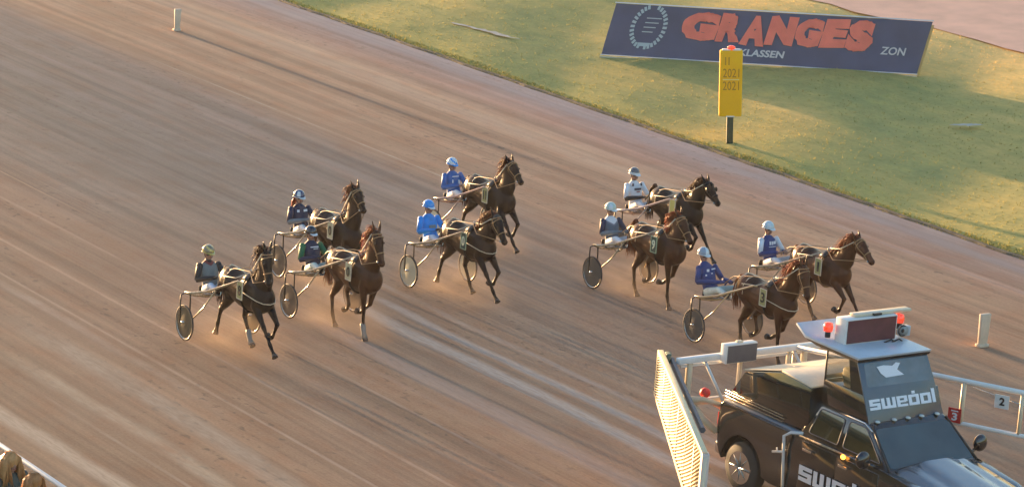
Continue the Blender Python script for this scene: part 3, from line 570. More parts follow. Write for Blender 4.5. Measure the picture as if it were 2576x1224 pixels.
# ------------------------------------------------------------------ the nine rigs
NAVY = cloth('navy_cloth', (.018, .024, .060)); BLUE = cloth('royal_blue_cloth', (.015, .26, .72)); MIDB = cloth('mid_blue_cloth', (.045, .13, .36)); RBLUE = cloth('deep_blue_cloth', (.022, .045, .17)); BLKC = cloth('black_cloth', (.02, .02, .022))
GRN = cloth('green_cloth', (.01, .13, .05)); WHT = cloth('white_jacket', (.70, .69, .70)); PALE = cloth('pale_trousers', (.60, .60, .60)); PALEG = cloth('greenish_white_trousers', (.50, .58, .52)); PALEB = cloth('bluish_white_trousers', (.50, .58, .68)); GRYC = cloth('grey_cloth', (.16, .19, .21))
H_ = lambda n, c: mat(n, c, .22, coat=.8, var=.06, vscale=20)
HW, HB, HN, HG, HT, HS, HM = H_('white_shell', (.62, .68, .70)), H_('blue_shell', (.02, .28, .75)), H_('dark_blue_shell', (.03, .05, .12)), H_('grey_shell', (.10, .10, .11)), H_('tan_shell', (.22, .18, .10)), H_('silver_shell', (.30, .34, .40)), H_('mint_shell', (.42, .55, .50))
D_OL = mat('olive_disc', (.075, .068, .040), .5, coat=.1, var=.12, vscale=3, alpha=.93); D_WH = mat('white_disc', (.62, .58, .42), .35, coat=.3, var=.08, vscale=3); D_GR = mat('grey_disc', (.075, .075, .07), .5, coat=.1, var=.12, vscale=3, alpha=.9); D_BR = mat('brown_disc', (.10, .075, .055), .5, coat=.1, var=.12, vscale=3, alpha=.75)
pw = mat('print_white', (.75, .76, .78), .6); pdk = mat('print_dark', (.03, .03, .06), .6); pgr = mat('print_grey', (.22, .24, .22), .6); prd = mat('print_red', (.30, .05, .05), .6)
P1 = ('reach', 'fold', 'push', 'under'); P1m = ('fold', 'reach', 'under', 'push'); S1 = ('stance', 'back', 'stance', 'fold'); S2 = ('back', 'stance', 'stance', 'fold')
DUST = bpy.data.materials.new('dust_air'); DUST.use_nodes = True; DUST.node_tree.nodes.clear(); _n = DUST.node_tree
_o = _n.nodes.new('ShaderNodeOutputMaterial'); _v = _n.nodes.new('ShaderNodeVolumePrincipled'); _v.inputs['Color'].default_value = (.78, .62, .48, 1); _v.inputs['Anisotropy'].default_value = .2
_tc = _n.nodes.new('ShaderNodeTexCoord'); _mp = _n.nodes.new('ShaderNodeMapping'); _mp.inputs['Scale'].default_value = (1/2.3, 1/1.15, 1/.75); _n.links.new(_tc.outputs['Object'], _mp.inputs[0])
_ln = _n.nodes.new('ShaderNodeVectorMath'); _ln.operation = 'LENGTH'; _n.links.new(_mp.outputs[0], _ln.inputs[0])
_dn = stretch_noise(_n, _tc.outputs['Object'], (.9, 1.6, 1.8), 1, 3, .6)
_n.links.new(math_n(_n, 'MULTIPLY', maprange(_n, _ln.outputs['Value'], 1.0, 0, 0, 1), maprange(_n, _dn, .40, .72, 0, .4)), _v.inputs['Density']); _n.links.new(_v.outputs[0], _o.inputs['Volume'])
def rigmx(px, py, rz=0.0):
    """px, py: where the near wheel meets the dirt in the photograph"""
    p = on(M, px, py); c = Matrix.Rotation(rz, 3, 'Z') @ V(0, .70, 0); return M @ Matrix.Translation((p.x+c.x, p.y+c.y, .012)) @ Matrix.Rotation(rz, 4, 'Z')
RIGS = [
 dict(px=(462, 857), horse=dict(label='black-brown trotter with face turned to the camera, frontmost horse at the left', coat='black', legs=P1, poll=(1.68, 2.04), nose=(1.90, 1.45), hy=-.10, collar=True, number='8', plate='olive', boots=(3,)),
   sulky=dict(label='sulky with dark olive wheel discs behind the frontmost black-brown horse', disc=D_OL),
   driver=dict(label='driver in black jacket with red yoke and grey front, tan helmet, far left', suit=yoke('red_yoke_jacket', (.17, .19, .19), (.022, .02, .022), 1.25, (.20, .03, .03), .045), sleeve=BLKC, forearm=BLKC, trousers=PALEB, helmet=HT, hel2=H_('gold_trim', (.6, .45, .12)), gloves=BLK, helstripe='blotch')),
 dict(px=(724, 801), horse=dict(label='bay trotter with orange-lit mane drawing the green-sleeved driver', coat='bay', legs=('stance', 'back', 'stance', 'fold'), poll=(1.84, 2.08), nose=(2.14, 1.48), hy=-.05, dx=.16, number='0', plate='cream', boots=(0,)),
   sulky=dict(label='sulky with clear brown wheel discs and pale rims behind the bay horse at left', disc=D_BR),
   driver=dict(label='driver in navy jacket with green sleeves and dark helmet with white peak', suit=NAVY, sleeve=GRN, forearm=NAVY, trousers=PALEG, helmet=H_('black_shell', (.02, .02, .025)), hel2=H_('black_shell', (.02, .02, .025)), visor=pw, gloves=BLK, chestprint=[(0, 1.24, .17, .02, pw), (.03, 1.205, .10, .012, pw)])),
 dict(px=(697, 699), horse=dict(label='dark bay trotter carrying its head high, upper left of the field', coat='dark', legs=P1m, poll=(1.62, 2.12), nose=(1.98, 1.72), hy=-.02, number='0', plate='cream'),
   sulky=dict(label='sulky with bare arched fork above the front black-brown horse', disc=D_BR),
   driver=dict(label='driver with red ponytail in navy jacket with white chest marks', suit=NAVY, sleeve=NAVY, forearm=GRYC, trousers=PALE, helmet=HN, hel2=HW, helstripe='side', gloves=cloth('glove_grey', (.25, .26, .28)), hairm=mat('red_hair', (.36, .08, .035), .5, tlc=.4), chestprint=[(-.09, 1.22, .05, .05, pw), (.07, 1.225, .09, .045, pw), (0, 1.02, .2, .012, pw)])),
 dict(px=(1088, 604), horse=dict(label='brown trotter with pricked ears, topmost horse in the middle', coat='dark', legs=P1, poll=(1.66, 2.00), nose=(2.10, 1.62), hy=.0, number='11', plate='olive'),
   sulky=dict(label='sulky drawn by the topmost brown horse, its shafts rising over the blue helmet', disc=D_WH, shaftm=mat('rosy_shaft', (.46, .27, .2), .3, coat=.5)),
   driver=dict(label='driver in mid-blue jacket and white and blue helmet, topmost of the drivers', suit=MIDB, sleeve=MIDB, forearm=MIDB, trousers=PALE, helmet=HW, hel2=HB, helstripe='blotch', gloves=SKIN, chestprint=[(0, 1.24, .16, .018, pw), (-.07, 1.14, .025, .07, pw), (.09, 1.12, .03, .08, pw)])),
 dict(px=(1025, 724), horse=dict(label='dark brown trotter with lowered head, drawing the bright blue driver', coat='dark', legs=P1, poll=(1.86, 1.84), nose=(2.24, 1.36), hy=.0, dx=.02, collar=True, number='0', plate='green', hoodc=BLK),
   sulky=dict(label='sulky with solid white wheel discs behind the bright blue driver\'s horse', disc=D_WH),
   driver=dict(label='driver in bright blue jacket and plain blue helmet', suit=BLUE, sleeve=BLUE, forearm=BLUE, trousers=PALEB, helmet=HB, hel2=HB, visor=pw, gloves=BLK, chestprint=[(0, 1.10, .15, .08, pgr)])),
 dict(px=(1549, 633), horse=dict(label='black-brown trotter with open blinkers behind the horse wearing number 9', coat='black', legs=P1m, poll=(1.98, 1.90), nose=(2.42, 1.50), dx=.04, hy=.0, number='', plate='yellow', blinker=BLK, tail_up=True, fringe=WHITEC),
   sulky=dict(label='sulky of the white-jacketed driver, half hidden at upper right', disc=D_GR, shaftm=mat('pale_rosy_shaft', (.55, .38, .30), .3, coat=.5)),
   driver=dict(label='driver in white jacket with dark shoulder tabs and grey helmet', suit=WHT, sleeve=WHT, forearm=BLKC, trousers=PALE, helmet=HG, hel2=HW, helstripe='band', gloves=BLK, dz=.04, chestprint=[(0, 1.22, .17, .045, pdk), (.01, 1.165, .09, .022, prd), (-.11, 1.31, .04, .06, pdk), (.11, 1.31, .04, .06, pdk)])),
 dict(px=(1487, 727), horse=dict(label='bay trotter wearing the dark green number 9 cloth', coat='bay', legs=S1, poll=(1.74, 1.86), nose=(2.14, 1.38), hy=.04, dx=.16, number='9', plate='green', tail_up=True),
   sulky=dict(label='sulky with grey wheel discs behind the number 9 horse', disc=D_GR),
   driver=dict(label='driver in white-yoked grey-blue jacket and pale mint helmet', suit=yoke('white_yoke_jacket', (.10, .13, .17), (.66, .67, .70), 1.17, (.02, .03, .09), .02), sleeve=NAVY, forearm=GRYC, trousers=WHITEC, helmet=HM, hel2=HW, helstripe='side', gloves=GRYC)),
 dict(px=(1886, 781), horse=dict(label='reddish bay trotter with pricked ears, furthest right of the field', coat='red', legs=P1m, poll=(2.20, 1.93), nose=(2.68, 1.55), dx=.22, hy=.0, number='1', plate='olive', fringe=TAN),
   sulky=dict(label='sulky of the white-sleeved driver, mostly hidden by the bay horse beside it', disc=D_GR),
   driver=dict(label='driver with white sleeves on a royal blue vest and pale helmet, rightmost', suit=RBLUE, sleeve=WHT, forearm=RBLUE, trousers=PALE, helmet=H_('ice_shell', (.48, .60, .64)), hel2=HW, helstripe='side', gloves=SKIN, dz=.03, chestprint=[(-.05, 1.23, .035, .07, pw), (.0, 1.23, .03, .07, pw), (.06, 1.235, .06, .06, pw), (0, 1.16, .17, .012, pw)])),
 dict(px=(1742, 862), horse=dict(label='bay trotter with copper-lit mane, nearest the start car', coat='bay', legs=('stance', 'back', 'stance', 'fold'), poll=(2.20, 2.00), nose=(2.46, 1.42), dx=.22, hy=-.08, collar=True, number='3', plate='olive'),
   sulky=dict(label='sulky with dark grey wheel discs beside the start car', disc=D_GR, shaftm=mat('bright_shaft', (.6, .38, .18), .25, coat=.6)),
   driver=dict(label='driver in deep navy printed jacket leaning back, silver helmet, lower right', suit=RBLUE, sleeve=RBLUE, forearm=RBLUE, trousers=PALEG, helmet=HS, hel2=HW, helstripe='centre', gloves=RBLUE, dx=-.10, lean=.16, chestprint=[(-.06, 1.22, .05, .05, pw), (.07, 1.24, .10, .022, pw), (-.10, 1.13, .03, .03, pw), (.03, 1.16, .03, .02, pw)])),
]
for r_ in RIGS:
    mx = rigmx(*r_['px'], r_.get('rz', 0)); make_sulky(mx, **r_['sulky']); make_driver(mx, **r_['driver']); make_horse(mx, **r_['horse'])
    # the low dust each rig throws up: thin lumps of air-borne dirt round the hooves and wheels
    g = MB(); g.box((0, 0, .42), (4.6, 2.3, .80))
    o = g.build('dust', DUST); o.matrix_world = mx @ Matrix.Translation((.3, 0, 0)); tag(o, 'low haze of dust round the hooves and wheels of one rig', 'dust', 'dust thrown up by the field', kind='stuff')
# ------------------------------------------------------------------ the start car: pickup with a lookout cabin and folded gate wings
PAINT = mat('black_paint', (.012, .012, .013), .12, coat=1, var=.2, vscale=2, bump=.02, bscale=3); DARKG = mat('smoked_glass', (.012, .013, .012), .04, coat=1); SKY_TONE = mat('sky_tinted_panel', (.050, .075, .105), .22, coat=.6, var=.12, vscale=2.5)  # cabin front panel: the sky's reflection is put into its blue-grey colour
CRM = mat('cream_paint', (.66, .56, .40), .45, coat=.2, var=.10, vscale=6); PWH = mat('white_paint', (.74, .72, .68), .4, coat=.2, var=.06, vscale=6); CHR = mat('chrome', (.7, .68, .64), .12, metal=1); GREYP = mat('grey_panel', (.10, .10, .115), .6, var=.1, vscale=8)
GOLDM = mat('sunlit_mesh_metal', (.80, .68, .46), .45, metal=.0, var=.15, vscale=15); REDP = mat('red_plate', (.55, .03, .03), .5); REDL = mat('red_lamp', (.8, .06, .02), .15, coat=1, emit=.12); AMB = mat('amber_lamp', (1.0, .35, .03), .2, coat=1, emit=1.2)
LETW = mat('letter_white', (.80, .80, .84), .5); PALEB2 = mat('pale_roof', (.48, .53, .58), .35, coat=.3, var=.08, vscale=4); BRAKE = mat('tail_lamp', (.6, .02, .02), .2, coat=1)
cp = on(M, 1857, 1238); TK = M @ Matrix.Translation((cp.x, cp.y+1.0, .0))
trk = tag(empty('start_car', TK), 'black pickup start car with lookout cabin, sign boxes and swedol lettering', 'pickup')
# lower body with cut wheel arches, shaped across
out = [(-.66, .62), (-.70, .95), (-.70, 1.30), (-.64, 1.36), (.4, 1.345), (1.22, 1.35), (1.30, 1.36), (2.3, 1.37), (3.30, 1.38), (3.6, 1.36), (4.3, 1.28), (4.72, 1.18), (4.86, 1.02), (4.88, .70), (4.80, .50)]
arch = lambda cx, r: [(cx+r*math.cos(R(a)), .42+r*math.sin(R(a))) for a in range(0, 181, 15)]
poly = out + [(4.45, .44)] + arch(3.90, .52) + [(3.2, .38), (.7, .38)] + arch(-.02, .52) + [(-.60, .50)]
def shape(me, x0, x1):
    for v in me.vertices:
        x, y, z = v.co; k = 1.0
        if z > 1.0: k -= .045*min(1, (z-1.0)/.35)
        if x > 3.2: k -= .10*((x-3.2)/1.7)**2
        if .95 < z < 1.15: k += .0
        v.co.y = y*k
b = MB()
bm_ = bmesh.new(); lay = [-1.0, -.93, -.5, 0, .5, .93, 1.0]
for yy in (-1, 1):
    g = MB(); g.prism([(-.66, 1.352), (1.24, 1.345), (1.24, 1.375), (-.66, 1.385)], 'y', yy*.80, yy*.925); g.build('rail_sky_strip', mat('sky_sheen_paint', (.30, .34, .38), .25, coat=.6), trk, bevel=.012)  # strip added along the bed rail, pale blue sky reflection put into its colour
    bb = MB(); bb.prism(poly, 'y', yy*.80, yy*1.0)
    o = bb.build('side_panel', PAINT, trk, bevel=.035, seg=3); shape(o.data, 0, 0)
g = MB(); g.box((2.1, 0, .62), (5.3, 1.66, .42)); g.build('chassis', mat('underbody', (.015, .015, .015), .8), trk)
g = MB(); g.prism([(-.62, .62), (-.66, 1.33), (-.56, 1.33), (-.52, .62)], 'y', -.80, .80); g.build('tailgate', mat('sunlit_tail', (.42, .30, .17), .35, coat=.5), trk, bevel=.02)  # warm light of the low sun is put into the tailgate colour
g = MB(); g.box((-.70, 0, .55), (.16, 1.9, .20)); g.build('bumper', CHR, trk, bevel=.03)
g = MB(); g.box((.30, 0, .95), (1.75, 1.6, .06)); g.build('bed_floor', mat('bed_liner', (.03, .03, .03), .9), trk)
# hood with power bulge
nx, ny = 14, 21; vs_ = []
for i in range(nx):
    for j in range(ny):
        t = i/(nx-1); x = 3.42+t*1.36; y = (-.80+1.60*j/(ny-1))*(1-.10*t*t); z = 1.44-.17*t-.10*max(0, t-.8)*5*max(0, t-.8)
        z -= .06*(abs(y)/.8)**4; z += .05*math.exp(-((abs(y)-.0)/.36)**6)*(1-.6*t); z += .015*math.exp(-((abs(y)-.58)/.10)**2); vs_.append((x, y, z))
g = MB(); g.add(vs_, [(i*ny+j, i*ny+j+1, (i+1)*ny+j+1, (i+1)*ny+j) for i in range(nx-1) for j in range(ny-1)])
k = len(vs_); g.add([(p[0], p[1], 1.12) for p in vs_], [(i*ny+j, (i+1)*ny+j, (i+1)*ny+j+1, i*ny+j+1) for i in range(nx-1) for j in range(ny-1)])
o = g.build('hood', mat('hood_sky_sheen', (.11, .12, .135), .24, coat=1, metal=.6), trk, smooth=True)  # lighter than the black body: sky reflection put into the hood colour
for s in (-1, 1): g = MB(); g.prism([(3.35, 1.16), (3.35, 1.39), (4.74, 1.19), (4.74, 1.08)], 'y', s*.79, s*.96); o = g.build('fender', PAINT, trk, bevel=.06, seg=3); shape(o.data, 0, 0)
g = MB(); g.box((4.84, 0, .92), (.06, 1.35, .30)); gr = g.build('grille', GREYP, trk, bevel=.02)
for i in range(5): g = MB(); g.box((4.88, 0, .82+.05*i), (.02, 1.3, .018)); g.build('grille_bar', CHR, gr)
for s in (-1, 1): g = MB(); g.box((4.82, s*.76, .96), (.10, .26, .22)); g.build('headlight', mat('lamp_glass', (.5, .5, .5), .05, coat=1), trk, bevel=.03)
# cab
cabp = [(1.24, -.93, 1.34), (3.42, -.93, 1.34), (3.42, .93, 1.34), (1.24, .93, 1.34), (1.42, -.76, 1.93), (2.70, -.76, 1.93), (2.70, .76, 1.93), (1.42, .76, 1.93)]
g = MB(); g.hexa(cabp); g.build('cab', PAINT, trk, bevel=.05, seg=3)
def patch(corners, off, n, name, m, parent=trk, round_=0.0, rim=None):
    """a thin pane lying on a sloping panel, its corners given as points"""
    c = [Vector(q) for q in corners]; nv = (c[1]-c[0]).cross(c[3]-c[0]).normalized(); nv = nv if nv.dot(Vector(n)) > 0 else -nv
    q = [p+nv*off for p in c]; mid = sum(q, Vector())/len(q); g = MB()
    pts = []
    for i in range(len(q)):
        a, b_, c_ = q[i-1], q[i], q[(i+1) % len(q)]
        if round_: pts += [b_+(a-b_).normalized()*round_, b_.lerp((b_+(a-b_).normalized()*round_+b_+(c_-b_).normalized()*round_)/2, .5), b_+(c_-b_).normalized()*round_]
        else: pts.append(b_)
    k = len(pts); g.add(pts+[p-nv*.02 for p in pts], [tuple(range(k)), tuple(range(2*k-1, k-1, -1))]+[(i, (i+1) % k, (i+1) % k+k, i+k) for i in range(k)])
    o = g.build(name, m, parent)
    if rim: g = MB(); g.tube([p+nv*.002 for p in pts+[pts[0]]], .009, n=5, caps=False); g.build('window_trim', rim, o, smooth=True)
    return o
def sd(x, z, s, off=0):                                         # a point on the cab's side face
    t = (z-1.34)/.59; return (x, s*(.93-.17*t), z)
def cabx(z): t = (z-1.34)/.59; return 1.24+.18*t, 3.42-.72*t
for s in (-1, 1):
    a1, a2 = 1.46, 2.16; b1 = 2.28
    patch([sd(a1, 1.44, s), sd(a2, 1.44, s), sd(a2, 1.85, s), sd(a1+.12, 1.85, s)], .006, (0, s, .2), 'side_window', mat('olive_glass', (.035, .036, .018), .05, coat=1), round_=.05, rim=GREYP)
    patch([sd(b1, 1.44, s), sd(3.18, 1.44, s), sd(2.66, 1.85, s), sd(b1, 1.85, s)], .006, (0, s, .2), 'side_window', mat('olive_glass', (.035, .036, .018), .05, coat=1), round_=.05, rim=GREYP)
    g = MB(); g.tube([sd(1.50, 1.905, s), sd(2.60, 1.905, s), sd(2.80, 1.83, s)], .016, n=6); g.build('drip_rail', CHR, trk, smooth=True)
    g = MB(); g.tube([(1.32, s*.958, 1.35), (2.36, s*.958, 1.365)], [.022, .014], n=6); g.build('belt_strip', GOLD, trk, smooth=True)
    for (xa, xb) in ((1.40, 2.22), (2.26, 3.22)):                # doors, each a slightly proud skin with its handle
        g = MB(); g.prism([(xa, .50), (xb, .50), (xb, 1.30), (xa, 1.30)], 'y', s*.985, s*1.006); d_ = g.build('door', PAINT, trk, bevel=.012)
        shape(d_.data, 0, 0)
        h = MB(); hx = xa+.12 if xa < 2 else xa+.12; h.box((hx+.07, s*1.018, 1.19), (.21, .03, .045)); h.build('handle', CHR, d_, bevel=.012)
    g = MB(); g.ball((2.42, s*1.0, 1.34), (.045, .035, .04), 10, 8); g.build('side_marker', AMB, trk, smooth=True)
    g = MB(); g.tube([(3.15, s*.93, 1.38), (3.12, s*1.08, 1.44)], .03, n=8); g.ball((3.10, s*1.20, 1.52), (.085, .13, .14), 14, 10); g.build('mirror', PAINT, trk, smooth=True)
wz = lambda z, y: (3.42-.72*(z-1.34)/.59, y*(1-.183*(z-1.34)/.59), z)
patch([wz(1.40, -.86), wz(1.40, .86), wz(1.86, .88), wz(1.86, -.88)], .006, (1, 0, .6), 'windshield', mat('windshield_glass', (.035, .060, .065), .06, coat=1, var=.2, vscale=2), round_=.07)
for s in (-1, 1): g = MB(); g.tube([wz(1.38, s*.905), wz(1.90, s*.905)], .02, n=6); g.build('pillar_trim', BLK, trk, smooth=True)
for y0 in (-.5, .15): g = MB(); g.tube([wz(1.395, y0-.2) , wz(1.43, y0+.32)], .010, n=5); g.build('wiper', BLK, trk, smooth=True)
g = MB(); g.prism([(3.36, 1.34), (3.40, 1.395), (3.46, 1.385), (3.46, 1.3)], 'y', -.80, .80); g.build('cowl', BLK, trk)
for y0 in (-.62, -.28, .0, .28, .60): g = MB(); g.ball((2.70, y0, 1.945), (.05, .042, .022), 10, 6); g.build('roof_marker', mat('marker_lens', (.65, .66, .62), .2, coat=.6), trk, smooth=True)
# wheels
for (wx, s) in ((-.02, -1), (-.02, 1), (3.90, -1), (3.90, 1)):
    g = MB(); g.tube([(wx, s*.76, .42), (wx, s*.79, .42), (wx, s*.97, .42), (wx, s*1.0, .42)], [.36, .42, .42, .37], side=(1, 0, 0), n=32); w_ = g.build('wheel', RUB, trk, bevel=.01)
    g = MB(); g.tube([(wx, s*.985, .42), (wx, s*1.012, .42), (wx, s*.96, .42)], [.29, .27, .245], side=(1, 0, 0), n=28, caps=False); g.add([(wx+.25*math.cos(2*math.pi*i/28), s*.955, .42+.25*math.sin(2*math.pi*i/28)) for i in range(28)], [tuple(range(28))]); rm_ = g.build('rim', CHR, w_, smooth=False)
    for i in range(8): a = 2*math.pi*i/8; g = MB(); g.tube([(wx, s*.985, .42), (wx+.25*math.cos(a), s*.985, .42+.25*math.sin(a))], [.045, .028], [.02, .015], n=6); g.build('spoke', mat('dull_alloy', (.30, .31, .31), .35, metal=.8), w_, smooth=True)
# smoked canopy over the bed
can = [(-.66, 1.40), (-.25, 1.96), (.66, 2.20), (1.38, 2.14), (1.40, 1.44), (.80, 1.40)]
g = MB(); g.prism(can, 'y', -.88, .88); g.build('canopy', DARKG, trk, bevel=.02)
g = MB(); g.hexa([(.66, -.90, 2.205), (1.42, -.90, 2.145), (1.42, .90, 2.145), (.66, .90, 2.205), (.66, -.90, 2.235), (1.42, -.90, 2.175), (1.42, .90, 2.175), (.66, .90, 2.235)]); g.build('canopy_roof', CRM, trk, bevel=.008)
g = MB(); g.hexa([(-.27, -.90, 1.975), (.655, -.90, 2.215), (.655, .90, 2.215), (-.27, .90, 1.975), (-.27, -.90, 1.99), (.655, -.90, 2.232), (.655, .90, 2.232), (-.27, .90, 1.99)]); g.build('canopy_slope', CRM, trk)
for i, (dz, x1) in enumerate(((0, .80), (.07, .84), (.125, .80))):
    g = MB(); g.tube([(-.66, -.905, 1.45+dz*.8-.02), (x1, -.905, 1.42+dz*.8)], .008, n=6); g.build('side_rail', GOLD, trk, smooth=True)
    g = MB(); g.tube([(-.66, .905, 1.45+dz*.9-.02), (x1, .905, 1.42+dz*.9)], .013, n=6); g.build('side_rail', GOLD, trk, smooth=True)
g = MB(); g.tube([(1.10, -1.02, .38), (1.07, -1.04, .9), (1.05, -1.05, 1.28), (1.12, -.98, 1.345), (1.34, -.90, 1.39)], .026, n=8); g.tube([(1.06, -1.04, 1.02), (.86, -1.10, .97)], .02, n=8); g.tube([(.95, -1.08, .99), (.94, -1.08, 1.06)], .013, n=6); g.build('side_pipe', PWH, trk, smooth=True)
# lookout cabin on the roof
PX = lambda z: 2.66-.40*(z-1.93)/.89
g = MB(); g.hexa([(1.52, -.76, 1.93), (PX(1.93), -.76, 1.93), (PX(1.93), .76, 1.93), (1.52, .76, 1.93), (1.52, -.76, 2.32), (PX(2.32), -.76, 2.32), (PX(2.32), .76, 2.32), (1.52, .76, 2.32)]); g.build('lookout_base', PAINT, trk, bevel=.015)
g = MB(); g.hexa([(PX(1.88)-.03, -.765, 1.90), (PX(1.88), -.765, 1.90), (PX(1.88), .765, 1.90), (PX(1.88)-.03, .765, 1.90), (PX(2.82)-.03, -.765, 2.82), (PX(2.82), -.765, 2.82), (PX(2.82), .655, 2.82), (PX(2.82)-.03, .655, 2.82)]); lf_ = g.build('lookout_front', SKY_TONE, trk, bevel=.012)
for s in (-1, 1):
    ys = .75 if s < 0 else .66
    g = MB(); g.tube([(1.54, s*ys, 2.3), (1.54, s*ys, 2.82)], .016, n=6); g.build('corner_post', BLK, trk, smooth=True)
    g = MB(); g.prism([(2.18, 2.30), (2.49, 2.30), (PX(2.82)-.02, 2.82), (2.05, 2.82)], 'y', s*(ys-.012), s*(ys+.006)); g.build('lookout_cheek', PAINT, trk)
    g = MB(); g.prism([(1.55, 2.32), (2.20, 2.32), (2.08, 2.81), (1.55, 2.81)], 'y', s*(ys-.006), s*ys); g.build('side_glass', mat('clear_smoked_glass', (.10, .095, .06), .04, coat=1, alpha=.42), trk)
g = MB(); g.box((1.85, .1, 2.42), (.45, 1.2, .20)); g.build('bench', mat('cream_pad', (.66, .60, .36), .6, var=.1), trk, bevel=.05, seg=3)
g = MB(); g.box((1.55, 0, 2.36), (.04, 1.48, .07)); g.build('rear_sill', CRM, trk, bevel=.01)
patch([(PX(2.42), -.66, 2.42), (PX(2.42), .66, 2.42), (PX(2.76), .58, 2.76), (PX(2.76), -.66, 2.76)], .004, (1, 0, .4), 'lookout_pane', mat('sky_tinted_glass', (.075, .095, .115), .10, coat=1, var=.35, vscale=3), parent=lf_, round_=.03)  # pane colour has the blue of the reflected sky put in
# roof plate, kicked up at the back
pl = [(2.32, 2.835), (1.02, 2.855), (.80, 2.99), (.78, 3.01), (.80, 3.04), (1.04, 2.895), (2.34, 2.875)]
g = MB(); g.prism(pl, 'y', -.80, .68); g.build('roof_plate', PALEB2, trk, bevel=.006)
g = MB(); g.prism([(2.30, 2.79), (1.30, 2.80), (1.04, 2.845), (2.32, 2.832)], 'y', -.79, .67); g.build('plate_edge', BLK, trk)
# the sign box on the roof: dark red face
g = MB(); g.box((1.55, -.02, 3.08), (.26, 1.04, .40)); sb = g.build('sign_box', PWH, trk, bevel=.008)
g = MB(); g.box((1.686, -.02, 3.08), (.012, .985, .365)); g.build('sign_face', mat('dark_red_display', (.125, .034, .040), .5, var=.18, vscale=7), sb)
g = MB(); g.box((1.52, .28, 3.305), (.16, 1.15, .045)); g.build('light_bar', CRM, trk, bevel=.012)
g = MB(); g.box((1.62, .12, 3.31), (.05, .16, .03)); g.build('bracket', BLK, trk)
for (x0, y0, z0) in ((1.35, -.62, 3.10), (1.62, .60, 3.20)):
    g = MB(); g.tube([(x0, y0, z0-.17), (x0, y0, z0-.05)], .045, n=10); bs_ = g.build('beacon_base', BLK, trk, smooth=True)
    g = MB(); g.tube([(x0, y0, z0-.07), (x0, y0, z0), (x0, y0, z0+.06), (x0, y0, z0+.075)], [.075, .08, .066, .02], n=14); g.build('beacon', REDL, trk, smooth=True)
g = MB(); g.tube([(1.72, .60, 3.02), (1.66, .62, 3.02), (1.52, .66, 3.02)], [.10, .05, .04], n=16, caps=True); g.build('horn_speaker', mat('horn_grey', (.35, .38, .38), .5), trk, smooth=True)
g = MB(); g.tube([(1.724, .60+.085*math.cos(R(a)), 3.02+.085*math.sin(R(a))) for a in range(0, 361, 20)], .012, n=5, caps=False); g.ball((1.725, .60, 3.02), (.01, .035, .035), 10, 6); g.build('horn_ring', BLK, trk, smooth=True)
g = MB(); g.box((1.62, .74, 2.99), (.12, .13, .16)); g.build('speaker_box', PALEB2, trk, bevel=.01)
for (x0, y0) in ((1.78, .30), (1.80, .44)): g = MB(); g.tube([(x0, y0-.12, 2.88), (x0+.03, y0, 2.93), (x0, y0+.10, 2.88)], .014, n=5); g.build('cable_clip', BLK, trk, smooth=True)
# lettering: one print on the cabin front, one along the doors
tilt = math.atan2(.40, .89)
pf = Matrix.Translation((PX(2.10)+.010, -.69, 2.10)) @ Matrix(((0, -math.sin(tilt), math.cos(tilt), 0), (1, 0, 0, 0), (0, math.cos(tilt), math.sin(tilt), 0), (0, 0, 0, 1)))
def block_letters(name, m, mx, parent, W_, H_):
    """the word in square lower-case letters; strokes of thickness q on a 4.2 x 5 grid, ascenders up to 6.6"""
    q = 1.25
    G = {'s': [(0, 0, 4.2, q), (0, 1.875, 4.2, q), (0, 3.75, 4.2, q), (0, 2.3, q, 2.2), (2.95, .5, q, 2.2)], 'w': [(0, 0, 5.6, q), (0, .6, q, 4.4), (2.18, .6, q, 4.4), (4.35, .6, q, 4.4)],
         'e': [(0, 0, 4.2, 1.1), (0, .5, q, 4.0), (0, 3.9, 4.2, 1.1), (2.95, 2.2, q, 2.3), (.6, 1.95, 3.0, .95)], 'd': [(0, 0, 4.2, q), (0, .6, q, 3.8), (0, 3.75, 4.2, q), (2.95, .6, q, 3.8), (1.6, 5.4, q, 1.3)],
         'o': [(0, 0, 4.2, q), (0, .6, q, 3.8), (0, 3.75, 4.2, q), (2.95, .6, q, 3.8)], 'l': [(0, 0, q, 6.7)]}
    wd = dict(s=4.2, w=5.6, e=4.2, d=4.2, o=4.2, l=1.25); tot = sum(wd[c] for c in 'swedol')+.55*5; x = 0; k = W_/tot; h = H_/6.7
    for c in 'swedol':
        g = MB()
        for i, (a, b_, w, hh) in enumerate(G[c]): g.box(((x+a+w/2)*k, (b_+hh/2)*h, .0006*i), (w*k, hh*h, .008), 0, mx)
        g.build('letter', m, parent); x += wd[c]+.55
block_letters('lettering', LETW, pf, lf_, 1.34, .22)
px_ = Matrix.Translation((1.44, -1.012, .68)) @ Matrix(((1, 0, 0, 0), (0, 0, -1, 0), (0, 1, 0, 0), (0, 0, 0, 1)))
block_letters('lettering', LETW, px_, trk, 1.95, .33)
g = MB(); g.prism([(-.42, 2.70), (-.28, 2.71), (-.10, 2.69), (-.02, 2.73), (.06, 2.715), (-.02, 2.63), (.10, 2.545), (-.27, 2.535), (-.36, 2.60)], 'x', 0, .006)  # flat white angular shape set on the cabin front
o = g.build('white_shape', LETW, lf_)
for v in o.data.vertices: v.co.x += PX(v.co.z)+.010
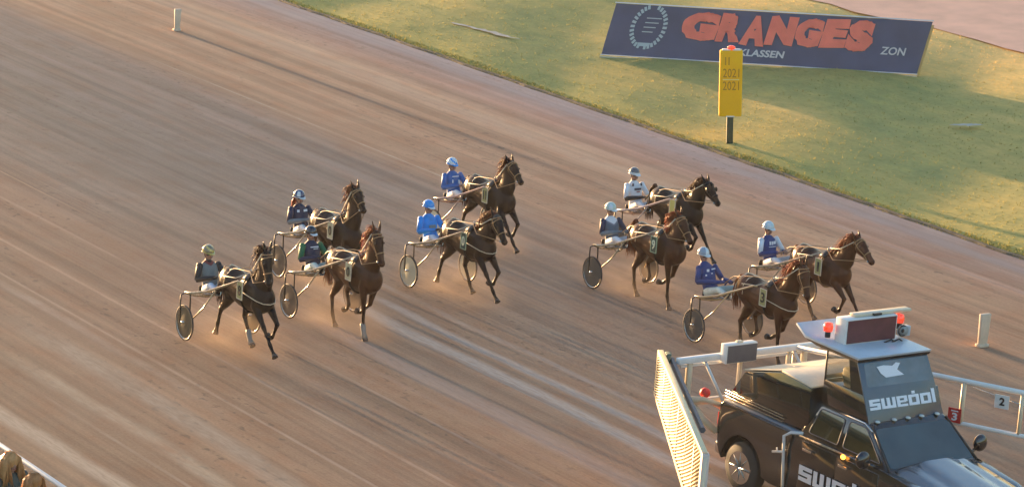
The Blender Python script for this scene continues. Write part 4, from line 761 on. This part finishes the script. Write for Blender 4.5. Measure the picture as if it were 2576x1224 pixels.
# rear beam that carries the wings, with its hanging grey sign box
BX = -.98
g = MB(); g.box((BX, -.22, 2.00), (.11, 2.95, .10)); g.box((BX-.02, -.22, 1.90), (.05, 2.8, .045)); g.build('gate_beam', PWH, trk, bevel=.012)
for (y0, z1) in ((-1.45, 1.28), (-.40, 1.30), (.62, 1.34), (.95, 1.34)): g = MB(); g.box((BX, y0, (1.96+z1)/2), (.075, .09 if y0 in (-1.45, .95) else .055, 1.96-z1)); g.build('beam_post', CRM, trk, bevel=.008)
g = MB(); g.tube([(BX, -1.15, 1.97), (-.62, -.98, 1.36)], .028, n=6); g.build('beam_strut', PWH, trk, smooth=True)
g = MB(); g.tube([(BX, .70, 1.97), (-.62, .90, 1.36)], .028, n=6); g.build('beam_strut', PWH, trk, smooth=True)
g = MB(); g.box((BX, -.25, 1.27), (.09, 2.5, .10)); g.tube([(BX, -1.0, 1.27), (-.66, -.80, 1.15)], .04, n=8); g.tube([(BX, .8, 1.27), (-.66, .80, 1.15)], .04, n=8); g.build('lower_beam', CRM, trk, bevel=.012)
for s in (-1, 1): g = MB(); g.tube([(BX-.02, s*1.42, 1.30), (-.86, s*1.22, 1.05), (-.72, s*.98, .82)], [.075, .07, .06], n=8); g.tube([(BX, s*1.45, 1.32), (BX+.1, s*1.2, 1.34), (-.72, s*.9, 1.25)], [.07, .05, .035], n=8); g.build('hinge_arm', CRM, trk, smooth=True)
p_ = TK.inverted() @ (M @ Vector((0, 0, 0)))
g = MB(); g.box((BX+.12, -.55, 2.08), (.15, .64, .32)); sg = g.build('hanging_sign_box', PWH, trk, bevel=.008)
g = MB(); g.box((BX+.20, -.54, 2.075), (.012, .60, .285)); g.build('sign_face', GREYP, sg)
g = MB(); g.box((BX+.12, -.55, 2.255), (.08, .10, .04)); g.build('knob', CRM, sg, bevel=.01)
for (y0, z0) in ((-1.10, 1.42),): g = MB(); g.ball((BX+.03, y0, z0), (.09, .09, .085), 12, 8); g.build('red_lantern', REDP, trk, smooth=True)
for s in (-1, 1): g = MB(); g.box((-.70, s*.93, 1.05), (.05, .10, .22)); g.build('tail_light', BRAKE, trk, bevel=.01)
# wings: a frame with posts; the near one is clad in expanded mesh
def wing(s, x0, y0, x1, y1, zt, zb0, zb1, mesh, nposts):
    d = Vector((x1-x0, y1-y0, 0)); ln = d.length; d.normalize()
    pt = lambda t, z: (x0+d.x*t, y0+d.y*t, z); zb = lambda t: zb0+(zb1-zb0)*t/ln
    w_ = tag(empty('gate_wing', TK), ('near gate wing of gold-lit expanded mesh folded beside the start car' if mesh else 'far white tubular gate wing with number plates beyond the start car'), 'gate wing', 'folded wings of the start gate')
    mfr = CRM if mesh else PWH
    g = MB(); g.tube([pt(0, zt), pt(ln, zt)], .045, .045, n=8); g.build('top_rail', mfr, w_, smooth=True)
    g = MB(); g.tube([pt(0, zb(0)), pt(ln, zb(ln))], .038, n=8); g.build('bottom_rail', mfr, w_, smooth=True)
    for i in range(nposts):
        t = ln*(i/(nposts-1)); g = MB(); g.tube([pt(t, zb(t)), pt(t, zt)], .042 if i % 2 else .034, n=8); g.build('wing_post', CRM, w_, smooth=True)
    nrm = Vector((-d.y, d.x, 0))*(-s if False else 1)
    if mesh:
        nout = Vector((d.y, -d.x, 0)); nout = nout if nout.y < 0 else -nout
        # expanded metal: crossing strands that can be told apart only near the tip, joined as one part
        g = MB(); st = .135; 
        for kdir in (1,):
            t = -2.6
            while t < ln+1.5:
                a, b_ = t, t+kdir*2.3; pts = []
                for q in np.linspace(0, 1, 30):
                    tt = a+(b_-a)*q; 
                    if not (0 <= tt <= ln): continue
                    z = zb(tt)+(zt-zb(tt))*q; p = Vector(pt(tt, z))+nout*.035; pts.append(p)
                if len(pts) > 1: g.tube(pts, .012, .012, n=4)
                t += st
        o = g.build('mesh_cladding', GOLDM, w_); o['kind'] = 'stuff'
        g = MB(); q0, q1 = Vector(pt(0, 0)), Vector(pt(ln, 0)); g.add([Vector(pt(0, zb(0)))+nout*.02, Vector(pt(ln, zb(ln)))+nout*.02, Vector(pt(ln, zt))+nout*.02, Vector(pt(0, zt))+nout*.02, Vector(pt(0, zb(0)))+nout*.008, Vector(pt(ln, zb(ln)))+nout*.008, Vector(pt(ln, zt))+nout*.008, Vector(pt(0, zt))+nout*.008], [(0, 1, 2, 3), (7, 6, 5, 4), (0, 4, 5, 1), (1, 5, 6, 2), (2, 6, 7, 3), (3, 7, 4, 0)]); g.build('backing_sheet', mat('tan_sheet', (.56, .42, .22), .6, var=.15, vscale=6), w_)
        for (za, zz, hh) in ((0, zt, .09),):
            g = MB(); g.hexa([Vector(pt(0, zt-.02))+nout*.045, Vector(pt(ln, zt-.02))+nout*.045, Vector(pt(ln, zt-.06))-nout*.05, Vector(pt(0, zt-.06))-nout*.05, Vector(pt(0, zt+.05))+nout*.045, Vector(pt(ln, zt+.05))+nout*.045, Vector(pt(ln, zt+.05))-nout*.05, Vector(pt(0, zt+.05))-nout*.05]); g.build('edge_frame', mat('yellow_cream', (.72, .58, .32), .45, var=.08), w_, bevel=.008)
        g = MB(); g.hexa([Vector(pt(-.02, zb(0)))+nout*.045, Vector(pt(.05, zb(0)))+nout*.045, Vector(pt(.05, zb(0)))-nout*.02, Vector(pt(-.02, zb(0)))-nout*.02, Vector(pt(-.02, zt))+nout*.045, Vector(pt(.05, zt))+nout*.045, Vector(pt(.05, zt))-nout*.02, Vector(pt(-.02, zt))-nout*.02]); g.build('tip_frame', mat('yellow_cream', (.72, .58, .32), .45), w_)
        g = MB(); g.hexa([Vector(pt(0, zb(0)-.02))+nout*.05, Vector(pt(ln, zb(ln)-.02))+nout*.05, Vector(pt(ln, zb(ln)-.02))-nout*.02, Vector(pt(0, zb(0)-.02))-nout*.02, Vector(pt(0, zb(0)+.05))+nout*.05, Vector(pt(ln, zb(ln)+.05))+nout*.05, Vector(pt(ln, zb(ln)+.05))-nout*.02, Vector(pt(0, zb(0)+.05))-nout*.02]); g.build('lower_frame', mat('pale_cream', (.66, .52, .34), .5), w_)
        g = MB(); g.hexa([Vector(pt(ln-.14, zb(ln)-.1))-nout*.06, Vector(pt(ln+.02, zb(ln)-.1))-nout*.06, Vector(pt(ln+.02, zb(ln)-.1))+nout*.05, Vector(pt(ln-.14, zb(ln)-.1))+nout*.05, Vector(pt(ln-.14, zt+.05))-nout*.06, Vector(pt(ln+.02, zt+.05))-nout*.06, Vector(pt(ln+.02, zt+.05))+nout*.05, Vector(pt(ln-.14, zt+.05))+nout*.05]); g.build('end_plate', mat('end_plate_paint', (.60, .52, .46), .6), w_, bevel=.01)
        g = MB(); g.tube([Vector(pt(.15, zt-.06))-nout*.17, Vector(pt(ln*.72, zt-.06))-nout*.17], .05, .05, n=6); g.tube([Vector(pt(.2, zt-.02)), Vector(pt(.25, zt-.04))-nout*.2], .03, n=6); g.build('inner_spar', GREYP, w_)
        for t0 in (.35, .5): g = MB(); p = Vector(pt(t0*.6, zt))-nout*.1; g.tube([p+V(0, 0, -.1), p+V(0, 0, .07)], [.03, .05], n=8); g.build('clamp', mat('clamp_green', (.10, .13, .10), .6), w_, smooth=True)
    else:
        g = MB(); a = Vector(pt(ln*.63, zt-.07)); b_ = Vector(pt(ln*.97, zt-.36)); g.tube([a, a.lerp(b_, .5)+V(0, 0, .01), b_], .008, n=5); g.build('cable', ALU, w_, smooth=True)
        return w_, pt, d
    return w_, pt, d
wing(-1, -1.50, -1.66, 3.29, -4.42, 2.0, 1.31, .87, True, 7)
fw_, pt, d_ = wing(1, -.98, .74, 3.34, 3.10, 2.0, 1.29, 1.29, False, 6)
for (t, z, w0, h0, m_, txt, tm) in ((2.86, 1.42, .22, .24, REDP, '3', LETW), (3.62, 1.80, .24, .22, PWH, '2', BLK)):
    p = Vector(pt(t, z)); face = Vector((d_.y, -d_.x, 0)); pm = frame(Vector((d_.x, d_.y, 0)), V(0, 0, 1), face, p + face*.05)
    g = MB(); g.box((0, 0, 0), (w0, h0, .012), 0, pm); pl_ = g.build('number_board', m_, fw_); text_obj('digit', txt, .09, .13, tm, pm @ Matrix.Translation((-.04, -.085 if txt == '3' else -.06, .010)), pl_, bold=.03)
    if txt == '3': g = MB(); g.box((0, .075, .009), (.12, .018, .004), 0, pm); g.build('small_print', LETW, pl_)
# ------------------------------------------------------------------ infield furniture, rail and onlookers
for i, (px, py, w, h, m_, lb) in enumerate([(445, 78, .15, .62, mat('marker_paint', (.66, .52, .38), .6, var=.1), 'pale marker post on the dirt near the top left'), (2470, 871, .20, .66, mat('marker_paint', (.66, .52, .38), .6, var=.1), 'pale marker post on the dirt right of the start car sign')]):
    p = on(M, px, py); o = tag(empty('marker_post', M @ Matrix.Translation((p.x, p.y, 0))), lb, 'marker post', 'pale marker posts on the track')
    g = MB(); g.hexa([(-.04, -w/2, 0), (.04, -w/2, 0), (.04, w/2, 0), (-.04, w/2, 0), (-.05, -w/2-.02, h), (.05, -w/2-.02, h), (.05, w/2+.02, h), (-.05, w/2+.02, h)]); g.build('board', m_, o, bevel=.02)
    g = MB(); g.box((0, 0, .03), (.14, w+.05, .06)); g.build('foot', m_, o, bevel=.01)
# banner
TOCAM = lambda p: (CAM-p).normalized()
a = M2 @ on(M2, 1511, 143, .03); b_ = M2 @ on(M2, 2304, 193, .03); ax = (b_-a); W = ax.length; ax.normalize(); up = V(0, 0, 1); back = ax.cross(up); back = back if back.y < 0 else -back; back = -back
tlean = (up*1.0 + back*.22 + ax*.24).normalized(); H = 1.58


nz = ax.cross(tlean).normalized(); sgn = 1 if nz.dot(TOCAM(a)) > 0 else -1
# sheared frame: x runs along the foot, y up the slanted side, z out of the print
BMX = Matrix(((ax.x, tlean.x, nz.x*sgn, a.x), (ax.y, tlean.y, nz.y*sgn, a.y), (ax.z, tlean.z, nz.z*sgn, a.z), (0, 0, 0, 1)))
ban = tag(empty('banner', Matrix.Translation(a)), 'long dark blue banner with coral GRANGES lettering standing on the turf', 'banner')
LM = Matrix.Translation(-a) @ BMX
BN = mat('banner_navy', (.075, .090, .165), .55, var=.15, vscale=1.2, bump=.25, bscale=1.5); CORAL = mat('coral_print', (.95, .20, .14), .6, var=.12, vscale=3)
nx = 40; vs_ = []
for i in range(nx+1):
    for j in range(9): x = W*i/nx; y = H*(.05+.92*j/8); vs_.append((x, y, .012*math.sin(x*1.9+j*.7)+.008*math.sin(x*5+y*3)))
g = MB(); g.add(vs_, [(i*9+j, (i+1)*9+j, (i+1)*9+j+1, i*9+j+1) for i in range(nx) for j in range(8)], 0, LM); g.add([(p[0], p[1], p[2]-.03) for p in vs_], [(i*9+j, i*9+j+1, (i+1)*9+j+1, (i+1)*9+j) for i in range(nx) for j in range(8)], 0, LM); g.build('banner_sheet', BN, ban, smooth=True)
WM = mat('white_frame', (.66, .68, .74), .45); 
for (y0, h0, m_, nm) in ((0, .05, mat('sill_cream', (.46, .45, .34), .6, var=.2, vscale=3), 'bottom_board'), (.065, .022, WM, 'bottom_tube'), (H-.02, .03, WM, 'top_tube')):
    g = MB(); g.box((W/2, y0, -.0), (W+.04, h0, .07), 0, LM); g.build(nm, m_, ban)
g = MB(); g.box((W+.03, H*.46, -.06), (.05, H*.90, .14), 0, LM); g.build('end_board', mat('ochre_end', (.50, .33, .12), .6, var=.15, vscale=3), ban)
for x in np.linspace(.3, W-.3, 6): g = MB(); g.tube([LM @ V(x, H*.9, -.03), LM @ V(x, .02, -.75)], .02, n=6); g.build('rear_stay', ALU, ban, smooth=True)
sx_ = W/793.0     # photo pixels along the banner
def btext(name, s, x, y, w, h, m_, bold=.03, rot=0.0, rough=0): return text_obj(name, s, w, h, m_, LM @ Matrix.Translation((x, y, .03)) @ Matrix.Rotation(rot, 4, 'Z'), ban, bold=bold, rough=rough)
x = 1712-1511
for ch_, w_, dy in zip('GRANGES', (92, 60, 62, 70, 66, 62, 64), (.0, .03, -.04, .02, .0, .03, -.03)): btext('lettering', ch_, (x-18)*sx_, .62+dy, w_*sx_, .80 if dy >= 0 else .86, CORAL, bold=.085, rough=.022); x += w_+.5
btext('lettering', 'KLASSEN', 345*sx_, .27, 112*sx_, .20, mat('print_grey_white', (.60, .60, .62), .6), bold=.03)
btext('lettering', 'ZON', 690*sx_, .55, 60*sx_, .22, mat('print_grey_white', (.60, .60, .62), .6), bold=.02)
# round seal of short strokes
PS = mat('seal_print', (.42, .52, .56), .6); cx, cy, rx, ry = 100*sx_, .92, 40*sx_, .60
for i in range(30):
    an = 2*math.pi*i/30; 
    if i in (7, 8, 22): continue
    c = V(cx+rx*math.cos(an), cy+ry*math.sin(an)*.95, .028); r_ = V(math.cos(an)*rx, math.sin(an)*ry, 0).normalized(); tg = V(-r_.y, r_.x, 0)
    if c.y > H-.06: continue
    g = MB(); g.hexa([LM @ (c+tg*ox+r_*oy+V(0, 0, oz)) for oz in (0, .006) for ox, oy in ((-.035, -.05), (.035, -.05), (.035, .07), (-.035, .07))]); g.build('seal_stroke', PS, ban)
for k in range(4): g = MB(); g.box((cx+.03*k, .78+.13*k, .03), (.30+.04*k, .028, .006), 0, LM); g.build('seal_line', PS, ban)
g = MB(); g.box((cx, .42, .03), (.34, .10, .006), 0, LM); g.build('seal_line', PS, ban)
# yellow post sign
p = on(M2, 1835, 362, .05); o = tag(empty('post_sign', M2 @ Matrix.Translation((p.x, p.y, .03)) @ Matrix.Rotation(R(56), 4, 'Z')), 'tall yellow sign on a dark green post at the edge of the turf', 'sign')
YEL = mat('sunny_yellow', (1.0, .50, .004), .8, var=.05, vscale=4, emit=0); PG = mat('post_green', (.045, .06, .03), .7, var=.2)
g = MB(); g.box((0, 0, .38), (.16, .14, .80)); g.build('post', PG, o, bevel=.01)
g = MB(); g.box((0, 0, 1.56), (.56, .16, 1.66)); pb = g.build('sign_board', YEL, o, bevel=.035, seg=3)
g = MB(); g.box((0, -.02, .735), (.20, .14, .035)); g.build('collar', PWH, o, bevel=.008)
for s in (-1, 1): g = MB(); g.box((s*.125, 0, 2.40), (.20, .12, .03)); g.build('cap', PWH, o, bevel=.01)
g = MB(); g.ball((0, 0, 2.45), (.10, .07, .06), 12, 8); g.build('red_ball', REDL, o, smooth=True)  # red ball on top of the sign, with a faint glow added
fm = lambda x, z: Matrix.Translation((x, -.083, z)) @ Matrix.Rotation(R(90), 4, 'X')
INK = mat('sign_ink', (.52, .22, .01), .6)
text_obj('digits', '2021', .40, .22, INK, fm(-.20, 1.72), pb, bold=.0); text_obj('digits', '2021', .40, .22, INK, fm(-.20, 1.40), pb, bold=.0)
g = MB(); g.box((0, -.083, 1.665), (.40, .008, .02)); g.build('print_line', mat('line_pale', (.9, .7, .3), .6), pb)
text_obj('digits', 'II', .12, .20, mat('sign_ink_faint', (.62, .28, .01), .6), fm(-.16, 2.03), pb, bold=.0)
# near rail
rl = tag(empty('track_rail', M @ Matrix.Translation((8, -14.2, 0))), 'white rail at the near edge of the track, lower left corner', 'rail')
g = MB(); g.tube([(-26, 0, 1.10), (26, 0, 1.10)], .038, n=10); g.build('handrail', PWH, rl, smooth=True)
g = MB(); g.tube([(-26, -.02, .60), (26, -.02, .60)], .022, n=8); g.build('lower_rail', PWH, rl, smooth=True)
for i in range(27): g = MB(); g.tube([(-26+2*i, -.02, 0), (-26+2*i, -.02, 1.08)], .03, n=8); g.build('rail_post', PWH, rl, smooth=True)
# onlookers
def stander(u, v, h, yaw, label, suit, hairc, armpose=0, fem=True, gl=None):
    k = h/1.75; mx = M3 @ Matrix.Translation((u, v, -.05)) @ Matrix.Rotation(yaw, 4, 'Z') @ Matrix.Scale(k, 4); root = tag(empty('person', mx), label, 'onlooker', 'onlookers at the rail')
    J = dict(pelvis=V(0, 0, .98), chest=V(.01, 0, 1.27), neck=V(0, 0, 1.49), head=V(.03, 0, 1.63)); J['sh'] = [V(0, s*.19, 1.42) for s in (-1, 1)]
    J['el'] = [V(.10, s*.27, 1.16) for s in (-1, 1)]; J['wr'] = [V(.34, s*.14, 1.12) for s in (-1, 1)]; J['hip'] = [V(0, s*.10, .95) for s in (-1, 1)]; J['kn'] = [V(.02, s*.12, .50) for s in (-1, 1)]; J['an'] = [V(-.02, s*.13, .08) for s in (-1, 1)]; J['toe'] = [V(.16, s*.15, .03) for s in (-1, 1)]
    fw, up_, lf = person_parts(J, root, suit, BLKC, BLK, None, fem=fem, headfwd=V(1, 0, -.12)); hd = J['head']; g = MB(); r3 = random.Random(int(u*100))
    g.ball(hd+V(-.015, 0, .028), (.118, .104, .116), 16, 12)
    for i in range(420):
        an = r3.uniform(-2.2, 2.2); s0 = V(-.012-math.cos(an)*.06, math.sin(an)*.085, .10-.05*abs(an)/2.2*0); c = hd+V(-.01, 0, .135)+V(r3.uniform(-.05, .05), r3.uniform(-.04, .04), 0)
        m1 = hd+V(-.01-math.cos(an)*.125, math.sin(an)*.115, .045); m2 = hd+V(-.02-math.cos(an)*.145, math.sin(an)*.125, -.12); e = hd+V(-.03-math.cos(an)*.13, math.sin(an)*.13, -.26-r3.uniform(0, .09))
        jt = V(r3.uniform(-.016, .016), r3.uniform(-.016, .016), r3.uniform(-.006, .01)); k2 = r3.uniform(.75, 1.08); g.tube([c, m1+jt, m1.lerp(m2, .5)+jt*1.5, m2+jt*2.5, m2.lerp(e, k2)+jt*4], [.008, .009, .009, .008, .002], n=4)
    g.build('hair', hairc, root, smooth=True); return root
BLOND = mat('blond_hair', (.70, .38, .15), .4, tlc=.35, var=.25, vscale=30); BLOND2 = mat('copper_hair', (.58, .27, .10), .4, tlc=.35, var=.25, vscale=30)
OLV = cloth('grey_green_coat', (.055, .075, .065)); CHC = cloth('charcoal_coat', (.04, .045, .045))
ang = math.atan2(1, .1)
for (px, py, h, label, su, hr) in ((24, 1160, 1.92, 'onlooker with blond hair in grey-green coat, left of the two at the rail', OLV, BLOND), (84, 1212, 1.86, 'onlooker with copper hair in charcoal coat, right of the two at the rail', CHC, BLOND2)):
    n3 = on(M3, px, py, h*.93-.05); o = stander(n3.x, n3.y, h, R(10), label, su, hr)
# the air: low sun through dusty evening haze
HZ = bpy.data.materials.new('haze_air'); HZ.use_nodes = True; HZ.node_tree.nodes.clear(); _o = HZ.node_tree.nodes.new('ShaderNodeOutputMaterial'); _v = HZ.node_tree.nodes.new('ShaderNodeVolumePrincipled')
_v.inputs['Color'].default_value = (.88, .90, .95, 1); _v.inputs['Density'].default_value = .00014; _v.inputs['Anisotropy'].default_value = .3; HZ.node_tree.links.new(_v.outputs[0], _o.inputs['Volume'])
g = MB(); g.box((0, 0, 2), (2700, 2700, 38)); hz = g.build('haze', HZ); tag(hz, None, None, kind='stuff')
